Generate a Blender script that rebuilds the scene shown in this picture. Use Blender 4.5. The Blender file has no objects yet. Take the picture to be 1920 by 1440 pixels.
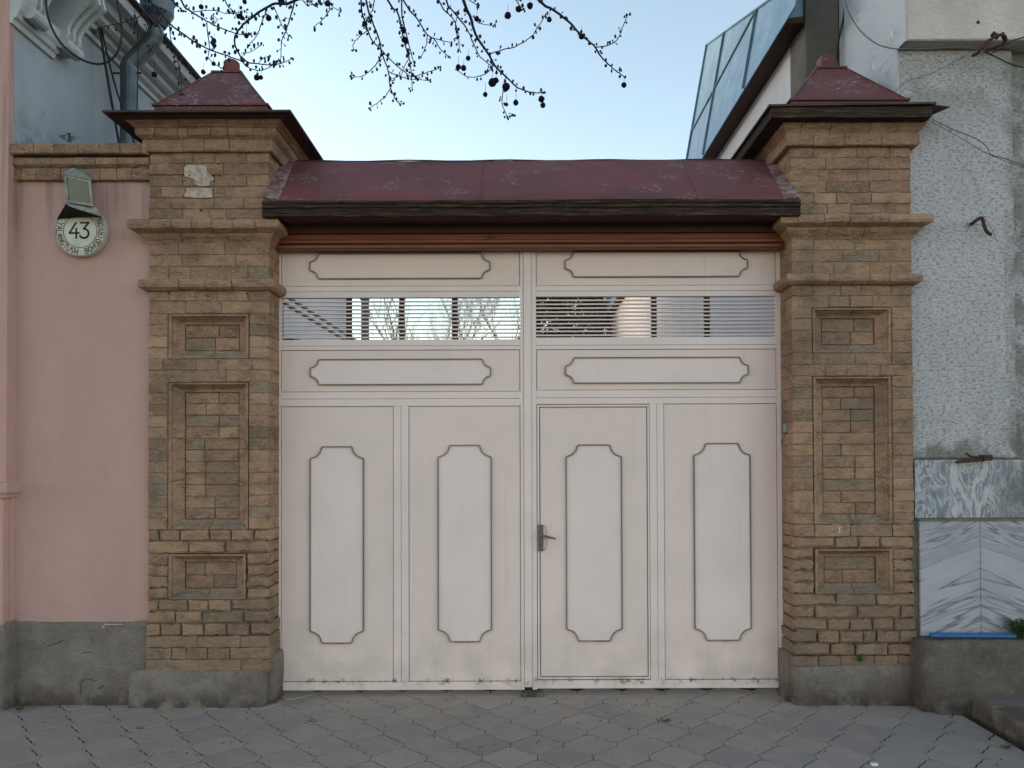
import bpy, bmesh, math, random
from mathutils import Vector, Matrix, noise
from mathutils.geometry import tessellate_polygon
R = math.radians
random.seed(7)
S = bpy.context.scene
COL = S.collection

# ------------------------------------------------------------------ camera
F = 1440.0
PITCH, ROLL = R(0.86), R(-0.18)
CX, CY = 975.0, 855.0 - F*math.tan(PITCH)
CAMZ = 1.6
cam_d = bpy.data.cameras.new('camera'); cam = bpy.data.objects.new('camera', cam_d); COL.objects.link(cam)
RM = Matrix.Rotation(math.pi/2+PITCH, 3, 'X') @ Matrix.Rotation(ROLL, 3, 'Z')
cam.matrix_world = Matrix.Translation((0, 0, CAMZ)) @ RM.to_4x4()
cam_d.sensor_width = 36; cam_d.lens = 36*F/1920
cam_d.shift_x = (960-CX)/1920; cam_d.shift_y = (CY-720)/1920
cam_d.clip_start = 0.05; cam_d.clip_end = 2000
S.camera = cam

# ------------------------------------------------------------------ light
w = bpy.data.worlds.new('World'); S.world = w; w.use_nodes = True
nt = w.node_tree; nt.nodes.clear()
SUN_EL, SUN_AZ = R(9.5), R(-68)        # low evening sun far to the left, softened by haze
sky = nt.nodes.new('ShaderNodeTexSky'); sky.sky_type = 'NISHITA'; sky.sun_disc = False
sky.sun_elevation = SUN_EL; sky.sun_rotation = SUN_AZ
sky.altitude = 700; sky.air_density = 1.0; sky.dust_density = 0.8; sky.ozone_density = 0.0
bg = nt.nodes.new('ShaderNodeBackground'); bg.inputs[1].default_value = 0.15
wo = nt.nodes.new('ShaderNodeOutputWorld')
nt.links.new(sky.outputs[0], bg.inputs[0]); nt.links.new(bg.outputs[0], wo.inputs[0])
sd = bpy.data.lights.new('sun', 'SUN'); sd.energy = 0.5; sd.angle = R(24); sd.color = (1, 0.95, 0.9)
sun = bpy.data.objects.new('sun', sd); COL.objects.link(sun)
sdir = Vector((math.sin(SUN_AZ)*math.cos(SUN_EL), math.cos(SUN_AZ)*math.cos(SUN_EL), math.sin(SUN_EL)))
sun.rotation_euler = sdir.to_track_quat('Z', 'Y').to_euler(); sun.location = sdir*30
S.view_settings.view_transform = 'Standard'; S.view_settings.look = 'None'
S.view_settings.exposure = 1.6; S.view_settings.gamma = 1.0; S.view_settings.use_white_balance = True; S.view_settings.white_balance_temperature = 6750; S.view_settings.use_curve_mapping = False
S.render.engine = 'CYCLES'

# ------------------------------------------------------------------ helpers
def U(px, py, Y):
    d = RM @ Vector(((px-CX)/F, -(py-CY)/F, -1.0))
    t = Y/d.y
    return Vector((d.x*t, Y, CAMZ+d.z*t))
def gx(px, Y, py=855): return U(px, py, Y).x
def gz(py, Y, px=995): return U(px, py, Y).z

class MB:
    def __init__(s): s.v = []; s.f = []
    def add(s, vs, fs):
        o = len(s.v); s.v += [tuple(v) for v in vs]; s.f += [tuple(i+o for i in f) for f in fs]; return s
    def box(s, x0, x1, y0, y1, z0, z1):
        if x0 > x1: x0, x1 = x1, x0
        if y0 > y1: y0, y1 = y1, y0
        if z0 > z1: z0, z1 = z1, z0
        return s.add([(x0,y0,z0),(x1,y0,z0),(x1,y1,z0),(x0,y1,z0),(x0,y0,z1),(x1,y0,z1),(x1,y1,z1),(x0,y1,z1)],
                     [(0,3,2,1),(4,5,6,7),(0,1,5,4),(1,2,6,5),(2,3,7,6),(3,0,4,7)])
    def prism(s, a, b, cap=True):            # a, b: matching rings of points
        n = len(a); fs = [(i, (i+1) % n, n+(i+1) % n, n+i) for i in range(n)]
        if cap:
            for tri in tessellate_polygon([[Vector(p) for p in a]]): fs.append(tuple(tri))
            for tri in tessellate_polygon([[Vector(p) for p in b]]): fs.append(tuple(n+t for t in tri))
        return s.add(list(a)+list(b), fs)
    def tube(s, pts, rs, n=6, cap=True):
        pts = [Vector(p) for p in pts]
        if not hasattr(rs, '__len__'): rs = [rs]*len(pts)
        vs = []; fs = []
        up = None
        for i, p in enumerate(pts):
            t = (pts[min(i+1, len(pts)-1)]-pts[max(i-1, 0)])
            if t.length < 1e-9: t = Vector((0, 0, 1))
            t.normalize()
            if up is None:
                up = Vector((0, 1, 0)) if abs(t.y) < .9 else Vector((1, 0, 0))
            a = t.cross(up); 
            if a.length < 1e-4: a = t.cross(Vector((1, .1, 0)))
            a.normalize(); b = t.cross(a); up = -b if False else up
            for k in range(n):
                th = 2*math.pi*k/n
                vs.append(p+(a*math.cos(th)+b*math.sin(th))*rs[i])
        for i in range(len(pts)-1):
            for k in range(n):
                fs.append((i*n+k, i*n+(k+1) % n, (i+1)*n+(k+1) % n, (i+1)*n+k))
        if cap:
            fs.append(tuple(range(n))[::-1]); fs.append(tuple((len(pts)-1)*n+k for k in range(n)))
        return s.add(vs, fs)
    def ball(s, c, r, nu=8, nv=6, sc=(1, 1, 1), jit=0.0):
        c = Vector(c); vs = [c+Vector((0, 0, r*sc[2]))]; fs = []
        for j in range(1, nv):
            ph = math.pi*j/nv
            for i in range(nu):
                th = 2*math.pi*i/nu
                rr = r*(1+random.uniform(-jit, jit))
                vs.append(c+Vector((rr*sc[0]*math.sin(ph)*math.cos(th), rr*sc[1]*math.sin(ph)*math.sin(th), rr*sc[2]*math.cos(ph))))
        vs.append(c-Vector((0, 0, r*sc[2])))
        for i in range(nu): fs.append((0, 1+i, 1+(i+1) % nu))
        for j in range(nv-2):
            for i in range(nu):
                a = 1+j*nu; fs.append((a+i, a+nu+i, a+nu+(i+1) % nu, a+(i+1) % nu))
        a = 1+(nv-2)*nu
        for i in range(nu): fs.append((a+(i+1) % nu, a+i, len(vs)-1))
        return s.add(vs, fs)
    def build(s, name, m, parent=None, smooth=False, bevel=0, recenter=True, fix=True, merge=False):
        vs = s.v
        c = Vector((0, 0, 0))
        if recenter and vs:
            lo = [min(v[i] for v in vs) for i in range(3)]; hi = [max(v[i] for v in vs) for i in range(3)]
            c = Vector([(a+b)/2 for a, b in zip(lo, hi)])
        me = bpy.data.meshes.new(name)
        me.from_pydata([tuple(Vector(v)-c) for v in vs], [], s.f)
        if fix or bevel or merge:
            bm = bmesh.new(); bm.from_mesh(me)
            if merge: bmesh.ops.remove_doubles(bm, verts=bm.verts, dist=1e-5)
            bmesh.ops.recalc_face_normals(bm, faces=bm.faces)
            if bevel:
                es = [e for e in bm.edges if len(e.link_faces) == 2 and e.calc_face_angle(0) > .5]
                bmesh.ops.bevel(bm, geom=es, offset=bevel, segments=1, affect='EDGES', clamp_overlap=True)
            bm.to_mesh(me); bm.free()
        if smooth:
            me.polygons.foreach_set('use_smooth', [True]*len(me.polygons))
        me.materials.append(m)
        o = bpy.data.objects.new(name, me); COL.objects.link(o)
        off = Vector((0, 0, 0))
        if parent is not None:
            o.parent = parent
            off = woff(parent)
        o.location = c-off
        return o
def woff(p):
    v = Vector((0, 0, 0))
    while p is not None: v += Vector(p.location); p = p.parent
    return v
def thing(name, label, cat, loc, group=None):
    o = bpy.data.objects.new(name, None); COL.objects.link(o); o.location = loc; o.empty_display_size = .1
    o['label'] = label; o['category'] = cat
    if group: o['group'] = group
    return o
def tag(o, label, cat, group=None, kind=None):
    o['label'] = label; o['category'] = cat
    if group: o['group'] = group
    if kind: o['kind'] = kind
    return o
def struct(o): o['kind'] = 'structure'; return o
def stuff(o): o['kind'] = 'stuff'; return o

def smooth_path(P, ns=5):
    if len(P) < 3: return P
    out = []
    for i in range(len(P)-1):
        p0 = P[max(i-1, 0)]; p1 = P[i]; p2 = P[i+1]; p3 = P[min(i+2, len(P)-1)]
        for s_ in range(ns):
            t = s_/ns
            out.append(.5*((2*p1)+(-p0+p2)*t+(2*p0-5*p1+4*p2-p3)*t*t+(-p0+3*p1-3*p2+p3)*t**3))
    out.append(P[-1]); return out

def rough_box(x0, x1, y0, y1, z0, z1, seg, amp, freq=6, seed=0, rnd=0.0):
    """box with subdivided faces, displaced by noise; rnd rounds its edges"""
    m = MB(); idx = {}
    nx = max(1, int((x1-x0)/seg)); ny = max(1, int((y1-y0)/seg)); nz = max(1, int((z1-z0)/seg))
    def vid(i, j, k):
        key = (i, j, k)
        if key in idx: return idx[key]
        p = Vector((x0+(x1-x0)*i/nx, y0+(y1-y0)*j/ny, z0+(z1-z0)*k/nz))
        if rnd > 0:
            q = Vector((min(max(p.x, x0+rnd), x1-rnd), min(max(p.y, y0+rnd), y1-rnd), min(max(p.z, z0+rnd), z1-rnd)))
            d = p-q
            if d.length > rnd: p = q+d.normalized()*rnd
        q = p*freq+Vector((seed, seed*1.7, 0))
        n = noise.noise_vector(q)*amp+noise.noise_vector(q*3.1)*amp*.45+noise.noise_vector(q*8)*amp*.22
        p = p+n
        idx[key] = len(m.v); m.v.append(tuple(p)); return idx[key]
    for i in range(nx):
        for j in range(ny):
            m.f.append((vid(i, j, 0), vid(i, j+1, 0), vid(i+1, j+1, 0), vid(i+1, j, 0)))
            m.f.append((vid(i, j, nz), vid(i+1, j, nz), vid(i+1, j+1, nz), vid(i, j+1, nz)))
    for i in range(nx):
        for k in range(nz):
            m.f.append((vid(i, 0, k), vid(i+1, 0, k), vid(i+1, 0, k+1), vid(i, 0, k+1)))
            m.f.append((vid(i, ny, k), vid(i, ny, k+1), vid(i+1, ny, k+1), vid(i+1, ny, k)))
    for j in range(ny):
        for k in range(nz):
            m.f.append((vid(0, j, k), vid(0, j, k+1), vid(0, j+1, k+1), vid(0, j+1, k)))
            m.f.append((vid(nx, j, k), vid(nx, j+1, k), vid(nx, j+1, k+1), vid(nx, j, k+1)))
    return m

# ------------------------------------------------------------------ materials
class Mt:
    def __init__(s, name, rough=.85, metal=0, spec=.3):
        s.m = bpy.data.materials.new(name); s.m.use_nodes = True; s.t = s.m.node_tree; s.b = s.t.nodes['Principled BSDF']
        s.b.inputs['Roughness'].default_value = rough; s.b.inputs['Metallic'].default_value = metal
        s.b.inputs['Specular IOR Level'].default_value = spec
        s.geo = s.t.nodes.new('ShaderNodeNewGeometry'); s.pos = s.geo.outputs['Position']
        s.h = None
    def n(s, ty, **k):
        nd = s.t.nodes.new(ty)
        for a, b in k.items(): setattr(nd, a, b)
        return nd
    def link(s, a, b): s.t.links.new(a, b)
    def mapv(s, scale=(1, 1, 1), rot=(0, 0, 0), loc=(0, 0, 0), src=None):
        nd = s.n('ShaderNodeMapping'); nd.inputs['Scale'].default_value = scale
        nd.inputs['Rotation'].default_value = rot; nd.inputs['Location'].default_value = loc
        s.link(src or s.pos, nd.inputs['Vector']); return nd.outputs[0]
    def noise(s, scale, detail=5, rough=.55, vec=None, dist=0):
        nd = s.n('ShaderNodeTexNoise'); nd.inputs['Scale'].default_value = scale; nd.inputs['Detail'].default_value = detail
        nd.inputs['Roughness'].default_value = rough; nd.inputs['Distortion'].default_value = dist
        s.link(vec or s.pos, nd.inputs['Vector']); return nd.outputs[0]
    def voro(s, scale, vec=None, feature='F1'):
        nd = s.n('ShaderNodeTexVoronoi', feature=feature); nd.inputs['Scale'].default_value = scale
        s.link(vec or s.pos, nd.inputs['Vector']); return nd.outputs['Distance']
    def ramp(s, fac, stops, interp='LINEAR'):
        nd = s.n('ShaderNodeValToRGB'); cr = nd.color_ramp; cr.interpolation = interp
        while len(cr.elements) < len(stops): cr.elements.new(.5)
        for e, (p, c) in zip(cr.elements, stops):
            e.position = p
            e.color = (c, c, c, 1) if not hasattr(c, '__len__') else (*c, 1)
        s.link(fac, nd.inputs[0]); return nd.outputs[0]
    def mix(s, fac, a, b, mode='MIX'):
        nd = s.n('ShaderNodeMix', data_type='RGBA', blend_type=mode)
        for inp, v in ((nd.inputs[0], fac), (nd.inputs[6], a), (nd.inputs[7], b)):
            if hasattr(v, 'is_output') or isinstance(v, bpy.types.NodeSocket): s.link(v, inp)
            elif hasattr(v, '__len__'): inp.default_value = (*v, 1)
            else: inp.default_value = v
        return nd.outputs[2]
    def math(s, op, a, b=0.0, c=None):
        nd = s.n('ShaderNodeMath', operation=op)
        for inp, v in zip(nd.inputs, (a, b, c)):
            if v is None: continue
            if isinstance(v, bpy.types.NodeSocket): s.link(v, inp)
            else: inp.default_value = v
        return nd.outputs[0]
    def rng(s, v, a, b, c=0.0, d=1.0):
        nd = s.n('ShaderNodeMapRange'); nd.interpolation_type = 'SMOOTHSTEP'
        s.link(v, nd.inputs[0])
        for i, x in enumerate((a, b, c, d)): nd.inputs[i+1].default_value = x
        return nd.outputs[0]
    def sep(s):
        nd = s.n('ShaderNodeSeparateXYZ'); s.link(s.pos, nd.inputs[0]); return nd.outputs
    def rand(s):
        return s.n('ShaderNodeObjectInfo').outputs['Random']
    def color(s, c):
        if isinstance(c, bpy.types.NodeSocket): s.link(c, s.b.inputs['Base Color'])
        else: s.b.inputs['Base Color'].default_value = (*c, 1)
    def rough(s, v): s.link(v, s.b.inputs['Roughness'])
    def bump(s, height, dist=.01, strength=1.0):
        nd = s.n('ShaderNodeBump'); nd.inputs['Distance'].default_value = dist; nd.inputs['Strength'].default_value = strength
        s.link(height, nd.inputs['Height'])
        if s.h is not None: s.link(s.h, nd.inputs['Normal'])
        s.h = nd.outputs[0]; s.link(s.h, s.b.inputs['Normal'])

def m_brick(name, stops, dark=.55, bumpd=.004):
    k = Mt(name, .95, spec=.1)
    c = k.ramp(k.rand(), stops)
    n1 = k.noise(9, 6, .6, vec=k.mapv((1, 1, 1.9)))
    c = k.mix(k.rng(k.noise(1.6, 3, .5), .42, .6, 0, .4), c, (.34, .205, .15))
    c = k.mix(k.rng(n1, .42, .68, 0, .6), c, (.16, .10, .062))
    n2 = k.noise(38, 5, .65, vec=k.mapv((1, 1, 2.2)))
    c = k.mix(k.rng(n2, .5, .66, 0, .55), c, (.46, .345, .245))
    n4 = k.noise(3.1, 3, .5)
    c = k.mix(k.rng(k.noise(24, 6, .75, vec=k.mapv((1, 1, 2.6), loc=(3, 1, 2))), .54, .66, 0, .5), c, (.12, .08, .055))
    c = k.mix(k.rng(n4, .48, .68, 0, .35), c, (.125, .1, .08), 'MIX')
    c = k.mix(k.rng(k.noise(170, 2, .5), .62, .72, 0, dark), c, (.06, .045, .035))
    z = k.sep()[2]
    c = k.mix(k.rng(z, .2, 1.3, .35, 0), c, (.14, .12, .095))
    k.color(c)
    k.bump(n2, bumpd*2.6, 1); k.bump(k.rng(k.noise(16, 3, .7), .56, .64), -bumpd*.9, .8); k.bump(k.noise(120, 4, .6), bumpd*.6, .8); k.bump(n1, bumpd*2, .6)
    return k.m
STOPS = [(0, (0.431, 0.263, 0.175)), (.16, (0.371, 0.214, 0.153)), (.32, (0.312, 0.199, 0.149)), (.46, (0.463, 0.289, 0.187)),
         (.6, (0.397, 0.235, 0.167)), (.74, (0.352, 0.191, 0.140)), (.86, (0.331, 0.223, 0.175)), (1, (0.477, 0.301, 0.206))]
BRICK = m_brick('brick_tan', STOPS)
BRICK_RED = m_brick('brick_red', [(0, (0.319, 0.175, 0.130)), (1, (0.351, 0.201, 0.148))])
BRICK_GREY = m_brick('brick_grey', [(0, (.275, .198, .148)), (1, (.30, .215, .16))])
BRICK_DARK = m_brick('brick_dark', [(0, (0.226, 0.143, 0.107)), (1, (0.258, 0.169, 0.130))])
MOULD = m_brick('brick_moulded', [(0, (0.397, 0.241, 0.163)), (.5, (0.359, 0.217, 0.155)), (1, (0.423, 0.258, 0.175))])

k = Mt('mortar', .95, spec=.1)
k.color(k.mix(k.noise(60, 5), (.17, .125, .092), (.32, .245, .185))); k.bump(k.noise(150, 4), .003); MORTAR = k.m

def m_render(name, a, b, c3=None, bscale=80, bd=.002, rough=.92, sc=2.0):
    k = Mt(name, rough, spec=.15)
    n = k.noise(sc, 6, .6, vec=k.mapv((1, 1, .5)))
    c = k.mix(k.rng(n, .3, .7), a, b)
    if c3: c = k.mix(k.rng(k.noise(sc*6, 5, .7), .58, .78, 0, .6), c, c3)
    k.color(c); k.bump(k.noise(bscale, 4, .6), bd); return k
# pink render: brush texture, rain wash under the cornice, dirt by the sign
k = m_render('pink_render', (0.537, 0.327, 0.299), (0.476, 0.291, 0.268), (0.415, 0.256, 0.244), 140, .0022)
x_, y_, z_ = k.sep()
base = k.b.inputs['Base Color'].links[0].from_socket
streak = k.noise(14, 4, .6, vec=k.mapv((1.2, 1, .08)))
top = k.rng(z_, 2.85, 3.35)
c = k.mix(k.math('MULTIPLY', k.rng(streak, .45, .7), k.math('MULTIPLY', top, .55)), base, (0.195, 0.131, 0.122))
low = k.rng(z_, .5, 1.2, .35, 0)
c = k.mix(k.math('MULTIPLY', low, k.noise(7, 5)), c, (0.305, 0.202, 0.183))
k.color(c); k.bump(k.noise(11, 4, .6), .006); PINK = k.m

k = m_render('side_wall_paint', (.37, .395, .43), (.31, .335, .37), (.22, .24, .26), 60, .003)
z_ = k.sep()[2]
c = k.mix(k.math('MULTIPLY', k.rng(z_, 3.55, 4.0, 1, 0), k.rng(k.noise(6, 5, .7), .35, .6)), k.b.inputs['Base Color'].links[0].from_socket, (.12, .12, .12))
k.color(c); SIDEWALL = k.m
k = m_render('white_render', (.62, .60, .63), (.56, .54, .57), (.5, .48, .49), 60, .002); WHITE = k.m
k = m_render('yard_whitewash', (.80, .78, .80), (.72, .70, .72), None, 60, .002); YARDW = k.m
k = m_render('cornice_white', (.50, .52, .54), (.40, .42, .44), (.18, .19, .2), 60, .003, sc=5); CORN = k.m
k = m_render('flaked_paint', (.50, .53, .58), (.44, .47, .52), None, 50, .004)
fl = k.rng(k.noise(9, 6, .65, vec=k.mapv((1, .8, .45), rot=(0, 0, .4))), .6, .64)
k.color(k.mix(fl, k.b.inputs['Base Color'].links[0].from_socket, (.62, .64, .67))); k.bump(fl, .006); FLAKE = k.m
k = m_render('dark_concrete', (.17, .155, .14), (.11, .10, .09), (.22, .2, .185), 90, .004, sc=4); DCONC = k.m

def m_conc(name, a, b, d, bd=.012):
    k = Mt(name, .95, spec=.12)
    n = k.noise(5, 8, .65)
    c = k.mix(k.rng(n, .3, .7), a, b)
    c = k.mix(k.rng(k.noise(22, 6, .7), .55, .72, 0, .7), c, d)
    z = k.sep()[2]
    c = k.mix(k.math('MULTIPLY', k.rng(z, .0, .16, .8, 0), k.rng(k.noise(9, 4), .3, .6)), c, (.07, .055, .045))
    c = k.mix(k.math('MULTIPLY', k.rng(z, .02, .3, .7, 0), k.rng(k.noise(2.2, 3), .5, .62)), c, (.16, .105, .09))
    k.color(k.mix(k.rng(k.noise(40, 6, .75, vec=k.mapv((1, 1, 1.5))), .46, .30, 0, .45), c, (.06, .057, .052))); k.bump(k.noise(34, 8, .78), bd*2.6); k.bump(k.noise(13, 4, .6), bd*2.0, .8); k.bump(k.voro(90), .005, .8); return k.m
CONC = m_conc('rough_concrete', (0.359, 0.301, 0.267), (0.252, 0.213, 0.192), (0.168, 0.138, 0.123))
CONC_LIGHT = m_conc('worn_concrete', (0.398, 0.343, 0.306), (0.281, 0.239, 0.213), (0.163, 0.136, 0.119), .02)
CONC_DARK = m_conc('soot_concrete', (0.271, 0.239, 0.213), (0.172, 0.146, 0.128), (0.362, 0.308, 0.272), .02)

# spatter-dash stucco
k = Mt('spatter_stucco', .95, spec=.15)
v = k.mapv((1, 1, 2.1))
n1 = k.noise(36, 7, .78, vec=v); n2 = k.noise(120, 4, .6, vec=v)
c = k.mix(k.rng(k.noise(1.7, 4, .6), .35, .65), (.90, .85, .91), (.80, .76, .79))
c = k.mix(k.rng(n1, .53, .37, 0, .8), c, (.17, .16, .16))
x_, y_, z_ = k.sep()
low = k.math('MULTIPLY', k.rng(z_, 1.6, 1.95, 1, 0), k.rng(k.noise(6, 5), .42, .6))
c = k.mix(k.math('MULTIPLY', low, .7), c, (.19, .18, .14))
hi = k.math('MULTIPLY', k.rng(z_, 3.6, 4.2, 0, .7), k.rng(k.noise(3, 5), .42, .6))
c = k.mix(hi, c, (.30, .27, .22))
edge = k.math('MULTIPLY', k.rng(x_, 3.14, 3.25), k.rng(k.noise(8, 5), .35, .6))
c = k.mix(k.math('MULTIPLY', edge, .6), c, (.22, .23, .17))
k.color(c); k.bump(n1, .034); k.bump(n2, .007); k.bump(k.noise(9, 4), .02, .6); STUCCO = k.m
k = m_render('upper_stucco', (0.626, 0.554, 0.542), (0.490, 0.428, 0.410), (0.354, 0.302, 0.278), 40, .012, sc=3); USTUC = k.m

# marbles
k = Mt('veined_marble', .4, spec=.4)
v = k.mapv((3.465, 3.250, 1.339), rot=(0, R(14), 0))
n = k.noise(2.4, 8, .62, vec=v, dist=1.3)
c = k.ramp(n, [(.28, (0.063, 0.079, 0.113)), (.40, (0.210, 0.236, 0.299)), (.455, (0.441, 0.433, 0.464)), (.485, (0.084, 0.108, 0.165)), (.52, (0.378, 0.384, 0.433)), (.60, (0.483, 0.463, 0.484)), (.68, (0.126, 0.158, 0.227)), (.76, (0.315, 0.335, 0.391))])
x_ = k.sep()[0]
c = k.mix(k.math('MULTIPLY', k.rng(x_, 2.95, 3.25), k.rng(k.noise(4, 6, .7), .35, .6)), c, (0.105, 0.113, 0.134))
k.color(k.mix(k.rng(k.noise(30, 5, .7), .5, .8, 0, .4), c, (0.210, 0.187, 0.175))); k.bump(k.noise(60, 4), .001); MARBLE_V = k.m
SEAMX = gx(1836, 4.93)
k = Mt('striped_marble', .45, spec=.35)
x_, y_, z_ = k.sep()
ax = k.math('ABSOLUTE', k.math('SUBTRACT', x_, SEAMX))
s_ = k.math('ADD', z_, k.math('MULTIPLY', ax, .42))
cmb = k.n('ShaderNodeCombineXYZ'); k.link(k.math('MULTIPLY', s_, 13), cmb.inputs[2]); k.link(k.math('MULTIPLY', ax, 1.2), cmb.inputs[0])
n = k.noise(.62, 3.5, .62, vec=cmb.outputs[0], dist=.3)
c = k.ramp(n, [(.2, (0.328, 0.319, 0.371)), (.40, (0.405, 0.390, 0.440)), (.47, (0.366, 0.355, 0.399)), (.492, (0.087, 0.098, 0.139)), (.515, (0.347, 0.337, 0.389)), (.56, (0.395, 0.381, 0.426)), (.578, (0.154, 0.164, 0.213)), (.60, (0.385, 0.372, 0.417)), (.66, (0.289, 0.289, 0.343)), (1, (0.366, 0.355, 0.399))])
c = k.mix(k.rng(k.noise(3, 5, .6), .4, .7, 0, .5), c, (0.251, 0.253, 0.306))
k.color(k.mix(.06, c, (0.424, 0.399, 0.436))); k.bump(k.noise(50, 3), .0008); MARBLE_S = k.m

# gate paints with rust
def m_gate(name, a, b):
    k = Mt(name, .6, spec=.3)
    c = k.mix(k.rng(k.noise(1.6, 4, .5), .3, .7), a, b)
    x_, y_, z_ = k.sep()
    drip = k.noise(9, 4, .6, vec=k.mapv((3, 1, .12)))
    c = k.mix(k.math('MULTIPLY', k.rng(drip, .58, .72), .09), c, (.33, .23, .20))
    zb = gz(1277, 5.17)
    zr = k.math('ABSOLUTE', k.math('SUBTRACT', z_, zb))
    ru = k.math('MULTIPLY', k.rng(zr, .0, .035, 1, 0), k.rng(k.noise(26, 6, .7, vec=k.mapv((1, 1, .7))), .50, .64))
    c = k.mix(ru, c, (.13, .058, .038))
    sp = k.math('MULTIPLY', k.rng(z_, .0, .8, 1, .15), k.rng(k.noise(75, 2, .5), .735, .76))
    c = k.mix(sp, c, (.12, .06, .04))
    c = k.mix(k.rng(k.noise(3.1, 5, .65), .45, .72, 0, .11), c, (.42, .34, .31))
    grime = k.math('MULTIPLY', k.rng(z_, .05, .6, .4, 0), k.rng(k.noise(5, 5), .3, .7))
    c = k.mix(grime, c, (.32, .28, .24))
    k.color(c); k.bump(k.noise(3.2, 2, .5), .006, .5); k.bump(k.noise(220, 2), .0003); return k.m
GP = m_gate('gate_pink_paint', (.78, .61, .585), (.745, .59, .565))
GW = m_gate('gate_grey_white_paint', (.80, .65, .63), (.76, .62, .605))
GM = m_gate('gate_moulding_paint', (.24, .18, .165), (.17, .125, .115))
k = Mt('rusty_edge', .9); k.color(k.mix(k.rng(k.noise(40, 4), .4, .6), (.16, .07, .045), (.35, .27, .24))); RUSTY = k.m
k = Mt('dark_gap', .9); k.color((.03, .025, .022)); GAP = k.m
k = Mt('dark_brown_bar', .6); k.color(k.mix(k.noise(20, 3), (.035, .018, .014), (.06, .03, .022))); BAR = k.m
k = Mt('handle_metal', .45, metal=.3); k.color(k.mix(k.noise(60, 3), (.12, .10, .095), (.17, .14, .13))); HANDLE = k.m

# red roof paint
k = Mt('red_roof_paint', .62, spec=.22)
c = k.mix(k.rng(k.noise(2.2, 5, .6), .3, .7), (0.171, 0.055, 0.055), (0.125, 0.048, 0.051))
c = k.mix(k.rng(k.noise(1.1, 3), .5, .62, 0, .6), c, (0.097, 0.046, 0.051))
v = k.mapv((1, 1, 5))
fl = k.math('MULTIPLY', k.rng(k.noise(30, 8, .8, vec=v), .56, .585), k.rng(k.noise(3.0, 3, .6, vec=k.mapv((1, 1, 1.6), loc=(.3, 0, .2))), .53, .60))
c = k.mix(k.math('MULTIPLY', fl, .85), c, (.40, .37, .37))
c = k.mix(k.rng(k.noise(14, 7, .75, vec=v), .5, .75, 0, .45), c, (.20, .10, .11))
c = k.mix(k.rng(k.noise(55, 4, .7, vec=v), .64, .70, 0, .6), c, (.035, .02, .02))
k.color(c); k.bump(k.noise(4, 3), .012, .6); k.bump(k.noise(70, 4), .001); REDROOF = k.m
k = Mt('faded_roof_paint', .7, spec=.2); k.color(k.mix(k.rng(k.noise(14, 6, .7), .4, .62), (.15, .06, .06), (.26, .20, .20))); FLASH = k.m
k = Mt('dark_painted_tin', .6, spec=.3)
k.color(k.mix(k.rng(k.noise(8, 5), .35, .7), (.035, .022, .022), (.075, .04, .038))); DTIN = k.m
k = Mt('weathered_timber', .9, spec=.15)
v = k.mapv((.5, 6, 8))
n = k.noise(11, 8, .78, vec=v)
c = k.ramp(n, [(.3, (.012, .008, .007)), (.48, (.035, .022, .018)), (.58, (.075, .05, .04)), (.68, (.17, .13, .105))])
k.color(c); k.bump(n, .006); WOOD_OLD = k.m
k = Mt('varnished_timber', .38, spec=.4)
n = k.noise(6, 6, .6, vec=k.mapv((.25, 7, 11)), dist=.4)
c = k.ramp(n, [(.25, (0.080, 0.016, 0.007)), (.5, (0.176, 0.041, 0.016)), (.75, (0.241, 0.062, 0.025))])
kn = k.rng(k.voro(1.7, vec=k.mapv((1, 1, 2))), .10, .03)
k.color(k.mix(k.math('MULTIPLY', kn, .85), c, (.03, .012, .008))); WOOD = k.m
k = Mt('dark_stained_timber', .7); k.color(k.mix(k.noise(9, 5, .6, vec=k.mapv((.3, 6, 6))), (.045, .018, .014), (.09, .035, .026))); WOOD_D = k.m

def m_metal(name, a, b, rough=.5, metal=.6):
    k = Mt(name, rough, metal=metal, spec=.4); k.color(k.mix(k.rng(k.noise(5, 5, .6), .3, .7), a, b)); k.bump(k.noise(3, 2), .01, .5); return k.m
GALV = m_metal('galvanised_sheet', (.15, .25, .34), (.22, .34, .43), .55, .3)
GALV_D = m_metal('galvanised_pipe', (.07, .085, .10), (.15, .17, .19))
SEAM = m_metal('seam_sheet', (.09, .16, .22), (.14, .22, .29), .6, .3)
k = Mt('rusted_iron', .9); k.color(k.mix(k.noise(60, 4), (.035, .02, .016), (.10, .05, .035))); k.bump(k.noise(120, 4), .003); RUST = k.m
k = Mt('black_cable', .6); k.color((.012, .012, .014)); CABLE = k.m
k = Mt('grey_wire', .7); k.color((.10, .11, .13)); WIRE = k.m
k = Mt('lamp_box_paint', .6); k.color(k.mix(k.rng(k.noise(18, 5, .6), .4, .7), (0.302, 0.310, 0.295), (0.173, 0.166, 0.144))); LBOX = k.m
k = Mt('dusty_glass', .25, spec=.6); k.color(k.mix(k.noise(30, 3), (.06, .068, .06), (.10, .11, .095))); LGLASS = k.m
k = Mt('enamel_plate', .5, spec=.4)
c = k.mix(k.rng(k.noise(9, 5), .35, .65), (.56, .54, .48), (.44, .41, .34))
k.color(k.mix(k.rng(k.noise(26, 6, .7), .58, .68, 0, .8), c, (.24, .14, .07))); PLATE = k.m
k = Mt('black_lettering', .6); k.color((.03, .028, .026)); INK = k.m
k = Mt('chalk_white', .9); k.color((.72, .72, .72)); CHALK = k.m
k = Mt('paint_remains', .85); k.color(k.mix(k.rng(k.noise(30, 5, .7), .42, .62), (.50, .42, .38), (.34, .26, .21))); k.bump(k.noise(60), .002); PATCH = k.m
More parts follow.
